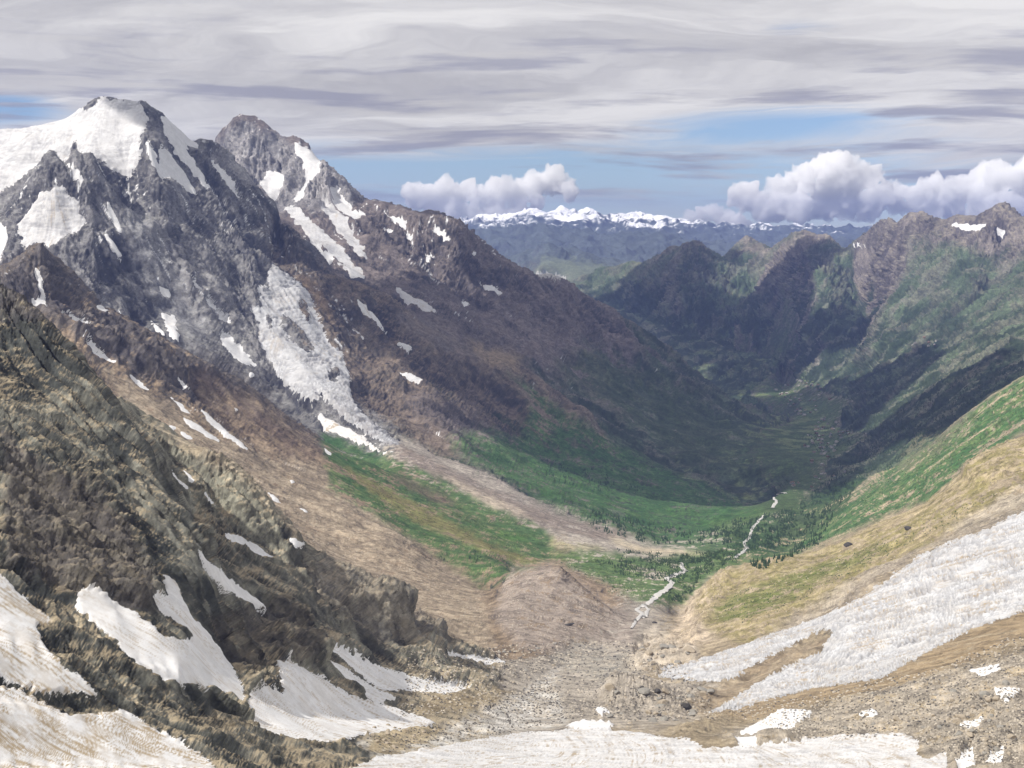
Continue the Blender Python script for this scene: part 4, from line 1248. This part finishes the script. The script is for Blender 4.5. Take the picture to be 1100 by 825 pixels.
# the slope the viewer stands on, from the feet down to the first mapped row
def home_slope():
    rr = np.concatenate([np.geomspace(2.5, R_MIN, 60)])
    n = NC
    idx = np.arange(0, n, 6)
    vs, fs, cs = [], [], []
    for a_, r_ in enumerate(rr):
        t = a_ / (len(rr) - 1)
        for i in idx:
            u = cols[i]
            zz = E0[i, 0] * R_MIN
            z_end = Z[i, 0]
            z_ = (-0.45 * r_ - 1.2 * (1 - t)) * (1 - t) + (z_end / R_MIN * r_) * t
            z_ += 0.01 * r_ * math.sin(r_ * .11 + u * 9) * (1 - t)
            vs.append((r_ * math.sin(u), r_ * math.cos(u), z_))
            cs.append(ALB[i, 0])
    m_ = len(idx)
    for a_ in range(len(rr) - 1):
        for b_ in range(m_ - 1):
            fs.append((a_ * m_ + b_, a_ * m_ + b_ + 1, (a_ + 1) * m_ + b_ + 1, (a_ + 1) * m_ + b_))
    me = bpy.data.meshes.new('home_slope')
    me.from_pydata(vs, [], fs)
    at = me.attributes.new('ground', 'FLOAT_COLOR', 'POINT')
    c4 = np.ones((len(vs), 4), np.float32); c4[:, :3] = np.array(cs)
    at.data.foreach_set('color', c4.ravel())
    me.materials.append(MAT_GROUND)
    o = bpy.data.objects.new('home_slope', me)
    COL.objects.link(o)
    tag(o, None, None, None, 'structure')


home_slope()

# ------------------------------------------------------------------ where the ground shows in the photograph
FPXs, FPYs = to_pix(X, Y, np.maximum(Z, ZS * SNF + Z * ~SNF))
LOOK = np.full((int(PW) + 2, int(PH) + 2), -1, np.int64)
_ii = np.round(FPXs).astype(int).ravel(); _jj = np.round(FPYs).astype(int).ravel()
_ok = VISB.ravel() & (_ii >= 0) & (_ii <= PW) & (_jj >= 0) & (_jj <= PH)
_idx = np.nonzero(_ok)[0]
_ord = _idx[np.argsort(-RAD.ravel()[_idx])]          # nearest written last
LOOK[_ii[_ord], _jj[_ord]] = _ord
XF, YF, ZF = X.ravel(), Y.ravel(), np.maximum(Z, ZS).ravel()


def ground(px, py):
    """the ground point that shows at a place in the photograph"""
    for rad in range(0, 6):
        for a in range(-rad, rad + 1):
            for b in range(-rad, rad + 1):
                if max(abs(a), abs(b)) != rad:
                    continue
                i, j = int(round(px)) + a, int(round(py)) + b
                if 0 <= i <= PW and 0 <= j <= PH and LOOK[i, j] >= 0:
                    k = LOOK[i, j]
                    return Vector((XF[k], YF[k], ZF[k]))
    return None


def in_poly(poly, x, y):
    c = False
    n = len(poly)
    for i in range(n):
        (ax, ay), (bx, by) = poly[i], poly[(i + 1) % n]
        if (ay > y) != (by > y) and x < (bx - ax) * (y - ay) / (by - ay) + ax:
            c = not c
    return c


from mathutils import noise as mnz


def scatter(poly, n, rr, clump=False):
    out = []
    (x0, y0), (x1, y1) = poly.min(0), poly.max(0)
    while len(out) < n:
        x, y = rr.uniform(x0, x1), rr.uniform(y0, y1)
        if in_poly(poly, x, y):
            if clump and mnz.noise(Vector((x / 9.0, y / 4.0, 3.3))) < rr.uniform(-.25, .2):
                continue
            g_ = ground(x, y)
            out.append((x, y, g_))
    return [o for o in out if o[2] is not None]


def mesh_obj(name, verts, faces, mat, parent=None, smooth_sh=False):
    me = bpy.data.meshes.new(name)
    me.from_pydata(verts, [], faces)
    me.materials.append(mat)
    if smooth_sh:
        me.polygons.foreach_set('use_smooth', [True] * len(faces))
    me.update()
    o = bpy.data.objects.new(name, me)
    COL.objects.link(o)
    o.parent = parent
    return o


def empty(name, loc):
    o = bpy.data.objects.new(name, None)
    o.location = loc
    COL.objects.link(o)
    return o


# ------------------------------------------------------------------ river
MAT_RIVER = plain('milky_meltwater', (.62, .60, .56), .35, .2, .08)


def river(path, label):
    pts = []
    for (ax, ay, aw), (bx, by, bw) in zip(path[:-1], path[1:]):
        n = max(2, int(math.hypot(bx - ax, by - ay) / 1.5))
        for k in range(n):
            t = k / n
            g_ = ground(ax + (bx - ax) * t, ay + (by - ay) * t)
            if g_:
                pts.append((g_, aw + (bw - aw) * t))
    zs = [p[0].z for p in pts]
    # water runs downhill: monotone bed with a small rise over the gravel
    for i in range(1, len(zs)):
        zs[i] = min(zs[i], zs[i - 1] + 1.0)
    vs, fs = [], []
    rr = random.Random(3)
    for i, (p, w_) in enumerate(pts):
        a = pts[max(0, i - 2)][0]; b = pts[min(len(pts) - 1, i + 2)][0]
        d = Vector((b.x - a.x, b.y - a.y, 0))
        d = d.normalized() if d.length > .1 else Vector((0, 1, 0))
        s_ = Vector((d.y, -d.x, 0))
        ww = w_ * rr.uniform(.7, 1.3)
        for q in (-1, -.35, .35, 1):
            k = p + s_ * ww * q
            vs.append((k.x, k.y, max(zs[i], p.z) + (2.6 if abs(q) < 1 else 1.2)))
    for i in range(len(pts) - 1):
        for q in range(3):
            fs.append((i * 4 + q, i * 4 + q + 1, i * 4 + q + 5, i * 4 + q + 4))
    o = mesh_obj('river', vs, fs, MAT_RIVER, None, True)
    tag(o, label, 'river', 'glacier rivers', 'structure')


river([(682, 669, 3), (690, 660, 7), (684, 655, 5), (697, 648, 8), (706, 640, 9), (716, 633, 10), (722, 626, 8), (716, 622, 7), (727, 617, 10), (737, 614, 9), (731, 609, 8), (734, 605, 5)], 'pale milky river winding out of the moraine into the valley wood')
river([(678, 675, 3), (684, 666, 5), (694, 662, 5), (697, 655, 4), (691, 650, 4)], 'thin side arm of the pale river below the moraine')
river([(789, 600, 6), (797, 594, 7), (803, 589, 7), (799, 584, 5), (805, 578, 6), (806, 572, 5), (812, 563, 5), (822, 553, 5)], 'white stream bend beside the foot of the green slope')
river([(829, 546, 7), (834, 540, 9), (832, 534, 8), (840, 529, 10), (846, 531, 6)], 'pale gravelly stream bend in the dark valley wood')

# ------------------------------------------------------------------ conifers
MAT_NEEDLES = plain('needles', (.036, .066, .030), .9, .45, .05)
MAT_NEEDLES2 = plain('larch_needles', (.060, .095, .032), .9, .4, .05)
MAT_BARK = plain('bark', (.09, .065, .045), .9, .3, .5)


def crown_mesh(seed, tiers=5, sides=7):
    rr = random.Random(seed)
    vs, fs = [], []
    for t in range(tiers):
        z0 = .12 + .80 * t / tiers; z1 = min(1.0, z0 + .34)
        rad = .24 * (1 - t / tiers) + .035
        base = len(vs)
        for k in range(sides):
            a = 2 * math.pi * (k + rr.uniform(-.3, .3)) / sides
            q = rad * rr.uniform(.6, 1.15)
            vs.append((q * math.cos(a), q * math.sin(a), z0 - rr.uniform(0, .06)))
        vs.append((rr.uniform(-.02, .02), rr.uniform(-.02, .02), z1))
        vs.append((0, 0, z0 + .05))
        for k in range(sides):
            fs.append((base + k, base + (k + 1) % sides, base + sides))
            fs.append((base + (k + 1) % sides, base + k, base + sides + 1))
    return vs, fs


CROWNS = []
for k in range(6):
    v_, f_ = crown_mesh(k)
    me = bpy.data.meshes.new('crown'); me.from_pydata(v_, [], f_); me.materials.append(MAT_NEEDLES if k % 3 else MAT_NEEDLES2)
    CROWNS.append(me)
tv = [(.022 * math.cos(a), .022 * math.sin(a), 0) for a in np.linspace(0, 2 * math.pi, 6)[:-1]] + [(0, 0, .55)]
TRUNK = bpy.data.meshes.new('trunk'); TRUNK.from_pydata(tv, [], [(i, (i + 1) % 5, 5) for i in range(5)]); TRUNK.materials.append(MAT_BARK)
rt = random.Random(17)
WOOD = P('636,604 668,598 700,601 730,600 765,596 790,598 772,612 752,622 742,638 735,648 715,645 728,628 700,622 668,618')
WOOD2 = P('660,590 720,596 770,592 800,580 812,588 790,603 745,606 690,603')
spots = scatter(WOOD, 1500, rt, True) + scatter(WOOD2, 1200, rt, True)
spots += scatter(P('500,588 535,600 530,612 505,606'), 40, rt) + scatter(P('470,592 480,592 482,604 472,602'), 12, rt)
rt.shuffle(spots)
spots.sort(key=lambda q: q[2].y)
n_thing = 0
rest = []
for i, (px_, py_, g_) in enumerate(spots):
    if i % 9 == 0 and n_thing < 300:
        h = 4.5 + 9 * rt.betavariate(1.6, 3)
        root = empty('conifer_tree', (g_.x, g_.y, g_.z - .4))
        root.rotation_euler = (0, 0, rt.uniform(0, 6.28)); root.scale = (h, h, h)
        tag(root, 'small dark conifer in the wood on the near valley floor', 'tree', 'conifers of the valley wood')
        c = bpy.data.objects.new('crown', rt.choice(CROWNS)); c.parent = root; COL.objects.link(c)
        t_ = bpy.data.objects.new('trunk', TRUNK); t_.parent = root; COL.objects.link(t_)
        n_thing += 1
    else:
        rest.append((g_, 4 + 8 * rt.betavariate(1.5, 3)))
# woods that read as one dark mass further down the valley
for poly, n in ((P('745,575 800,555 850,548 900,505 950,500 985,478 960,503 930,512 905,540 870,570 845,588 815,592 790,585'), 1500),
                (P('620,545 690,560 760,575 800,565 780,585 700,585 640,570'), 500),
                (P('900,545 870,575 840,598 800,606 820,612 880,585'), 260),
                (P('905,505 985,478 1050,430 1100,402 1100,385 1040,415 980,452 920,480 895,500'), 1400),
                (P('860,470 930,440 1000,405 1060,395 1000,440 930,480 890,495'), 800),
                (P('560,490 640,505 700,530 640,530 580,515'), 160)):
    for (px_, py_, g_) in scatter(poly, n, rt, True):
        rest.append((g_, rt.uniform(8, 15)))
vs, fs, base = [], [], 0
cv = [crown_mesh(40 + k, 3, 5) for k in range(5)]
for g_, h in rest:
    v_, f_ = cv[rt.randrange(5)]
    a = rt.uniform(0, 6.28); ca, sa = math.cos(a), math.sin(a)
    vs.extend((g_.x + h * 1.15 * (x * ca - y * sa), g_.y + h * 1.15 * (x * sa + y * ca), g_.z - .06 * h + h * z) for x, y, z in v_)
    fs.extend(tuple(q + base for q in f) for f in f_)
    base += len(v_)
fo = mesh_obj('conifer_forest', vs, fs, MAT_NEEDLES)
tag(fo, 'dark conifer woods covering the valley bottom and lower slopes', 'forest', None, 'stuff')

# low alpine bushes
vs, fs, base = [], [], 0
bush = [crown_mesh(80 + k, 2, 6) for k in range(4)]
for poly, n, s0, s1 in ((P('350,490 400,505 475,530 560,570 595,600 560,605 480,590 400,545'), 420, 2, 6), (P('1100,410 1045,445 1000,480 945,512 905,545 860,592 900,575 1000,530 1100,455'), 650, 3, 8),
                        (P('780,640 830,625 900,600 1000,560 1090,520 1000,575 900,625 820,665 775,675'), 500, 2, 5), (P('560,470 640,490 720,530 800,560 760,580 640,560 560,520'), 500, 4, 9),
                        (P('600,605 640,600 690,640 660,640'), 120, 3, 7)):
    for (px_, py_, g_) in scatter(poly, n, rt):
        v_, f_ = bush[rt.randrange(4)]
        h = rt.uniform(s0, s1)
        a = rt.uniform(0, 6.28); ca, sa = math.cos(a), math.sin(a)
        vs.extend((g_.x + 2.2 * h * (x * ca - y * sa), g_.y + 2.2 * h * (x * sa + y * ca), g_.z - .1 * h + .8 * h * z) for x, y, z in v_)
        fs.extend(tuple(q + base for q in f) for f in f_)
        base += len(v_)
bo = mesh_obj('alpine_shrubs', vs, fs, MAT_NEEDLES2)
tag(bo, 'low dark green bushes dotted over the grass slopes', 'shrubs', None, 'stuff')

# ------------------------------------------------------------------ village houses
MAT_WALLS = [plain('plaster_wall', (.62, .58, .52), .8, .12, .3), plain('larch_wall', (.20, .13, .08), .8, .2, .3), plain('grey_wall', (.42, .40, .38), .8, .12, .3)]
MAT_ROOFS = [plain('slate_roof', (.22, .21, .21), .6, .15, .3), plain('pale_stone_roof', (.40, .38, .36), .6, .15, .3), plain('brown_roof', (.2, .14, .1), .6, .15, .3)]
HW, HR = [], []
for k in range(3):
    me = bpy.data.meshes.new('wall')
    me.from_pydata([(-.5, -.4, 0), (.5, -.4, 0), (.5, .4, 0), (-.5, .4, 0), (-.5, -.4, .55), (.5, -.4, .55), (.5, .4, .55), (-.5, .4, .55), (-.5, 0, .86), (.5, 0, .86)], [],
                   [(0, 1, 5, 4), (2, 3, 7, 6), (1, 2, 6, 9, 5), (3, 0, 4, 8, 7)])
    me.materials.append(MAT_WALLS[k]); HW.append(me)
    me = bpy.data.meshes.new('roof')
    me.from_pydata([(-.58, -.5, .50), (.58, -.5, .50), (.58, 0, .90), (-.58, 0, .90), (-.58, .5, .50), (.58, .5, .50), (-.58, -.5, .45), (.58, -.5, .45), (.58, 0, .855), (-.58, 0, .855), (-.58, .5, .45), (.58, .5, .45)], [],
                   [(0, 1, 2, 3), (3, 2, 5, 4), (7, 6, 9, 8), (8, 9, 10, 11), (0, 6, 7, 1), (5, 11, 10, 4), (1, 7, 8, 2), (2, 8, 11, 5), (6, 0, 3, 9), (9, 3, 4, 10)])
    me.materials.append(MAT_ROOFS[k]); HR.append(me)


def village(poly, n, label, group, smin=13, smax=20):
    for (px_, py_, g_) in scatter(poly, n, rt):
        root = empty('house', (g_.x, g_.y, g_.z - 1.0))
        sc_ = rt.uniform(smin, smax)
        root.scale = (sc_, sc_, sc_ * .85); root.rotation_euler = (0, 0, rt.choice((.3, 1.9)) + rt.uniform(-.3, .3))
        tag(root, label, 'house', group)
        for nm, lst in (('wall', HW), ('roof', HR)):
            o = bpy.data.objects.new(nm, rt.choice(lst)); o.parent = root; COL.objects.link(o)


village(P('858,478 872,462 884,448 900,452 912,466 905,478 893,494 880,505 868,498 876,486'), 60, 'tiny house of the nearer village in the dark valley', 'houses of the nearer village')
village(P('826,414 850,404 872,408 896,425 880,442 862,450 848,438 838,425'), 50, 'tiny house of the farther village in the dark valley', 'houses of the farther village', 15, 24)
village(P('845,520 880,510 915,505 900,512 860,528'), 12, 'small hut among the trees at the near end of the valley', 'huts at the valley head', 10, 16)
village(P('975,368 1010,362 1008,374 980,378'), 10, 'tiny house of the hamlet on the right hand slope', 'houses of the hillside hamlet', 16, 26)

# ------------------------------------------------------------------ boulders and rubble
MAT_BOULDER = [plain('dark_boulder', (.075, .07, .065), .9, .35, .25), plain('tan_boulder', (.38, .325, .25), .9, .35, .25), plain('grey_boulder', (.28, .265, .235), .9, .35, .25)]


def rock_shape(seed, sub, flat=.6):
    import bmesh
    bm = bmesh.new()
    bmesh.ops.create_icosphere(bm, subdivisions=sub, radius=1.0)
    rr = random.Random(seed)
    cuts = [(Vector((rr.gauss(0, 1), rr.gauss(0, 1), rr.gauss(0, .7))).normalized(), rr.uniform(.45, .85)) for _ in range(9)]
    for v in bm.verts:
        for n_, d_ in cuts:
            k = v.co.dot(n_) - d_
            if k > 0:
                v.co -= n_ * k
        v.co.z *= flat
    out = ([tuple(v.co) for v in bm.verts], [tuple(v.index for v in f.verts) for f in bm.faces])
    bm.free()
    return out


RS = {}
for mi in range(3):
    for k in range(3):
        v_, f_ = rock_shape(mi * 10 + k, 2)
        me = bpy.data.meshes.new('boulder'); me.from_pydata(v_, [], f_); me.materials.append(MAT_BOULDER[mi]); RS[mi, k] = me


def boulder(px_, py_, size, mi, label, group=None, rot=None, st=(1, 1, 1)):
    g_ = ground(px_, py_)
    if g_ is None:
        return
    m = size / FPX * math.hypot(g_.x, g_.y)
    o = bpy.data.objects.new('boulder', RS[mi, rt.randrange(3)])
    o.location = (g_.x, g_.y, g_.z + m * .12)
    o.scale = (m * st[0], m * st[1], m * st[2]); o.rotation_euler = (rt.uniform(-.25, .25), rt.uniform(-.25, .25), rt.uniform(0, 6.28) if rot is None else rot)
    COL.objects.link(o)
    tag(o, label, 'boulder', group)


boulder(735, 760, 9, 0, 'long black boulder lying alone on the grey moraine', None, 0.1, (1.15, .8, .75))
boulder(689, 742, 6, 0, 'dark block left of the second one on the moraine hump', None, None, (.7, .7, 1.2))
boulder(707, 742, 6, 0, 'dark block right of the other on the moraine hump', None, None, (1, .8, 1))
boulder(709, 769, 4, 0, 'small dark boulder below the long black one', None)
boulder(703, 669, 3.2, 0, 'dark boulder beside the river below the tan cliff', None)
boulder(611, 672, 6, 0, 'dark slab on the tan scree left of the river', None, .2, (1.2, .7, .4))
boulder(911, 586, 6, 0, 'dark rock on the yellow grass of the right shoulder', None)
boulder(975, 569, 5, 0, 'upper dark rock on the yellow grass of the right shoulder', None)
for poly, n, lab, grp, mis, s0, s1 in (
        (P('655,735 740,735 770,740 740,775 690,782 645,770'), 34, 'pale block of the rock hump in the middle of the moraine', 'blocks of the moraine hump', (1, 2), 2.5, 8),
        (P('683,690 740,690 750,706 715,718 690,722'), 26, 'pale block on the slab left of the glacier tongue', 'blocks beside the glacier tongue', (1, 1, 2), 2.5, 7.0),
        (P('790,765 900,750 1000,725 1090,690 1090,815 1025,805 985,785 930,782 860,792'), 70, 'scattered stone on the moraine in the lower right', 'stones on the right moraine', (1, 2, 1), 1.2, 3.6),
        (P('940,770 1000,745 1090,735 1090,820 1000,800 975,785'), 30, 'tan slab block in the bottom right corner', 'slabs in the bottom right corner', (1, 1, 2), 3, 7),
        (P('400,780 480,777 470,792 420,806 395,806'), 26, 'brown block in the rubble ridge on the bottom glacier', 'blocks of the rubble ridge', (1,), 1.6, 4.2),
        (P('480,695 600,690 620,740 560,742 500,740'), 40, 'loose stone on the brown valley floor', 'stones on the valley floor', (1, 2, 2), 1.2, 3.0)):
    for (px_, py_, g_) in scatter(poly, n, rt):
        boulder(px_, py_, rt.uniform(s0, s1) ** 1.0, rt.choice(mis), lab, grp)

SM = [rock_shape(70 + k, 1, .75) for k in range(5)]


def rubble(name, polys, mat, label):
    vs, fs, base = [], [], 0
    for poly, n, s0, s1 in polys:
        for (px_, py_, g_) in scatter(poly, n, rt):
            v_, f_ = SM[rt.randrange(5)]
            m = rt.uniform(s0, s1) / FPX * math.hypot(g_.x, g_.y)
            a = rt.uniform(0, 6.28); ca, sa = math.cos(a), math.sin(a); el = rt.uniform(.7, 1.3)
            vs.extend((g_.x + m * (x * el * ca - y * sa), g_.y + m * (x * el * sa + y * ca), g_.z + m * .1 + m * z * rt.uniform(.8, 1.1)) for x, y, z in v_)
            fs.extend(tuple(q + base for q in f) for f in f_)
            base += len(v_)
    o = mesh_obj(name, vs, fs, mat)
    tag(o, label, 'rubble', None, 'stuff')


MAT_PALE = plain('pale_tan_stone', (.48, .43, .355), .9, .4, .1)
rubble('pale_rubble', [(P('440,700 600,690 690,690 760,740 770,775 620,775 520,765 430,770'), 2000, .6, 2.1), (P('780,765 1000,720 1100,680 1100,825 1020,815 980,790 860,795'), 2000, .6, 2.1),
                       (P('540,620 600,612 660,660 620,690 540,680'), 350, .5, 1.2), (P('770,640 900,590 1040,530 1100,500 1100,545 980,595 850,665 770,690'), 380, .4, 1.0), (P('300,520 420,600 520,640 520,690 420,640 320,570'), 300, .4, 1.0)], MAT_PALE, 'pale tan rubble strewn over the moraine and valley floor')
MAT_RUB = plain('dark_grey_stone', (.13, .122, .112), .9, .45, .1)
rubble('grey_rubble', [(P('380,795 500,770 590,725 610,775 520,792 420,808'), 700, .6, 1.9), (P('440,700 600,690 690,690 760,740 770,775 620,775 520,765 430,770'), 1500, .6, 1.9),
                       (P('780,765 1000,720 1100,680 1100,825 1020,815 980,790 860,795'), 1400, .6, 1.9)], MAT_RUB, 'dark grey rubble strewn over the moraine and the ice edge')

# ------------------------------------------------------------------ clouds: closed lumpy bodies of scattering vapour
from mathutils import noise as mnoise


def cloud_material(name, density, col=(1, 1, 1)):
    m = bpy.data.materials.new(name)
    m.use_nodes = True
    t = NT(m.node_tree)
    t.n.clear()
    out = t.add('ShaderNodeOutputMaterial')
    v = t.add('ShaderNodeVolumePrincipled')
    v.inputs['Color'].default_value = (*col, 1)
    v.inputs['Density'].default_value = density
    v.inputs['Anisotropy'].default_value = 0.0
    t.l.new(v.outputs[0], out.inputs['Volume'])
    return m


def cloud(name, puffs, voxel, amp, wl, mat, label, cat='cloud', group=None, flat=None):
    """puffs: (x, y, z, rx, ry, rz) in metres"""
    import bmesh
    bm = bmesh.new()
    for (x, y, z, rx, ry, rz) in puffs:
        g_ = bmesh.ops.create_icosphere(bm, subdivisions=3, radius=1.0)
        for v in g_['verts']:
            v.co = Vector((x + v.co.x * rx, y + v.co.y * ry, z + v.co.z * rz))
    me = bpy.data.meshes.new(name)
    bm.to_mesh(me); bm.free()
    o = bpy.data.objects.new(name, me)
    COL.objects.link(o)
    md = o.modifiers.new('union', 'REMESH')
    md.mode = 'VOXEL'; md.voxel_size = voxel
    dg = bpy.context.evaluated_depsgraph_get()
    me2 = bpy.data.meshes.new_from_object(o.evaluated_get(dg))
    o.modifiers.clear()
    o.data = me2
    n = len(me2.vertices)
    co = np.empty(n * 3, np.float32); no = np.empty(n * 3, np.float32)
    me2.vertices.foreach_get('co', co); me2.vertices.foreach_get('normal', no)
    co = co.reshape(-1, 3); no = no.reshape(-1, 3)
    for i in range(n):
        p = Vector(co[i] / wl)
        f = 0.0; a_ = 1.0
        for q in range(5):
            f += a_ * (0.5 - abs(mnoise.noise(p))) if q < 3 else a_ * mnoise.noise(p)
            p = p * 2.15; a_ *= .6
        d = amp * (f - .48)
        co[i] += no[i] * d
        if flat is not None and co[i][2] < flat:
            co[i][2] = flat + (co[i][2] - flat) * .25
    me2.vertices.foreach_set('co', co.ravel())
    me2.materials.clear(); me2.materials.append(mat)
    me2.update()
    me2.name = name
    tag(o, label, cat, group)
    return o


def cloud_puffs(px_list, dist):
    """cumulus drawn as (column, row, radius in picture elements) at a distance"""
    out = []
    rr = random.Random(5)
    for (px, py, rad) in px_list:
        rad *= .86
        az, e = pix_dir(px, py + 4)
        r_m = rad / FPX * dist
        d = dist + rr.uniform(-.5, .5) * r_m * 1.5
        out.append((d * math.sin(az), d * math.cos(az), d * float(e), r_m * 1.1, r_m * 1.2, r_m * .95))
    return out


HAZE_FAR = 47800.0
MAT_CUMULUS = cloud_material('cumulus_vapour', 0.0065)
MAT_SHADE = cloud_material('stratocumulus_vapour', 0.014)
cl_left = [(445, 203, 13), (460, 207, 15), (478, 205, 15), (497, 206, 16), (515, 208, 15), (532, 206, 14), (548, 204, 14), (563, 200, 14), (578, 196, 15), (592, 190, 13), (600, 196, 13), (607, 203, 11),
           (470, 220, 13), (490, 222, 14), (512, 223, 14), (535, 222, 13), (555, 219, 13), (575, 214, 13), (520, 234, 8), (548, 232, 8), (497, 232, 7)]
cl_mid = [(745, 231, 8), (757, 228, 9), (768, 227, 9), (780, 231, 9), (792, 235, 8), (735, 236, 6), (804, 238, 7)]
cl_right = [(802, 207, 12), (815, 214, 13), (830, 222, 14), (845, 200, 18), (862, 192, 20), (882, 188, 20), (903, 186, 20), (922, 190, 20), (940, 196, 18), (957, 200, 16), (975, 205, 15), (992, 204, 15),
            (1010, 203, 15), (1030, 200, 16), (1050, 197, 17), (1070, 192, 18), (1088, 188, 18), (1105, 190, 20), (850, 216, 18), (880, 212, 20), (910, 212, 20), (940, 214, 18), (970, 217, 14), (1000, 216, 14),
            (1030, 215, 15), (1060, 213, 17), (1090, 212, 18), (1130, 205, 22), (1160, 215, 20), (868, 182, 14), (890, 178, 13), (908, 177, 12)]
cloud('cumulus_cloud', cloud_puffs(cl_left, 52000), 85, 800, 1500, MAT_CUMULUS, 'bright cumulus cloud in front of the snowy far range, left of centre', group='cumulus clouds on the horizon')
cloud('cumulus_cloud', cloud_puffs(cl_mid, 53000), 70, 500, 900, MAT_CUMULUS, 'small low cumulus cloud between the two large ones', group='cumulus clouds on the horizon')
cloud('cumulus_cloud', cloud_puffs(cl_right, 52000), 95, 900, 1700, MAT_CUMULUS, 'large towering cumulus bank above the peaks at the right', group='cumulus clouds on the horizon')

# clouds overhead, above the picture, whose shade lies in the valley
def shade_cloud(spots, alt, label):
    pf = []
    rr = random.Random(len(spots))
    for (px, py, dist, rad) in spots:
        az, e = pix_dir(px, py)
        t = Vector((dist * math.sin(az), dist * math.cos(az), dist * float(e)))
        k = (alt - t.z) / SUN_DIR.z
        c = t + SUN_DIR * k
        for q in range(3):
            pf.append((c.x + rr.uniform(-.5, .5) * rad, c.y + rr.uniform(-.5, .5) * rad, alt + rr.uniform(-60, 90), rad * rr.uniform(.6, .9), rad * rr.uniform(.6, .9), rr.uniform(260, 380)))
    cloud('cumulus_cloud', pf, 120, 420, 1100, MAT_SHADE, label, group='clouds overhead shading the valley')


shade_cloud([(590, 370, 10300, 800), (560, 410, 9200, 500), (620, 400, 9800, 900), (660, 500, 8000, 600), (680, 450, 9500, 900), (730, 480, 9000, 900), (770, 510, 8300, 800), (800, 470, 10500, 900), (690, 400, 11500, 900), (840, 480, 9300, 700), (860, 440, 12800, 1200),
             (780, 420, 13500, 1300), (920, 465, 9300, 700), (980, 445, 8700, 700), (1040, 420, 8200, 600)], 3300, 'broad flat cloud overhead that shades the middle of the valley')
shade_cloud([(700, 310, 19500, 1300), (760, 345, 18000, 1300), (830, 345, 18000, 1000), (850, 375, 16200, 1000)], 4200, 'second flat cloud overhead that shades the foot of the far ridge')

# ------------------------------------------------------------------ haze
def haze():
    import bmesh
    zmin, zmax = float(Z.min()) - 5.0, float(max(Z.max(), ZS.max())) + 15.0
    me = bpy.data.meshes.new('haze')
    bm = bmesh.new()
    x1 = RAD.max() * math.sin(U1) + 300
    for x in (-x1, x1):
        for y in (-400.0, RAD.max() + 200):
            for z in (zmin, zmax):
                bm.verts.new((x, y, z))
    bmesh.ops.convex_hull(bm, input=bm.verts)
    bm.to_mesh(me); bm.free()
    m = bpy.data.materials.new('haze_air')
    m.use_nodes = True
    t = NT(m.node_tree)
    t.n.clear()
    out = t.add('ShaderNodeOutputMaterial')
    v = t.add('ShaderNodeVolumePrincipled')
    v.inputs['Color'].default_value = HAZE_COL
    v.inputs['Density'].default_value = HAZE_DENS
    v.inputs['Anisotropy'].default_value = 0.1
    t.l.new(v.outputs[0], out.inputs['Volume'])
    me.materials.append(m)
    o = bpy.data.objects.new('haze', me)
    COL.objects.link(o)
    tag(o, 'thin blue haze filling the air over the valley', 'haze', None, 'stuff')


HAZE_COL = (.30, .40, .86, 1)
HAZE_DENS = 1.9e-5
haze()
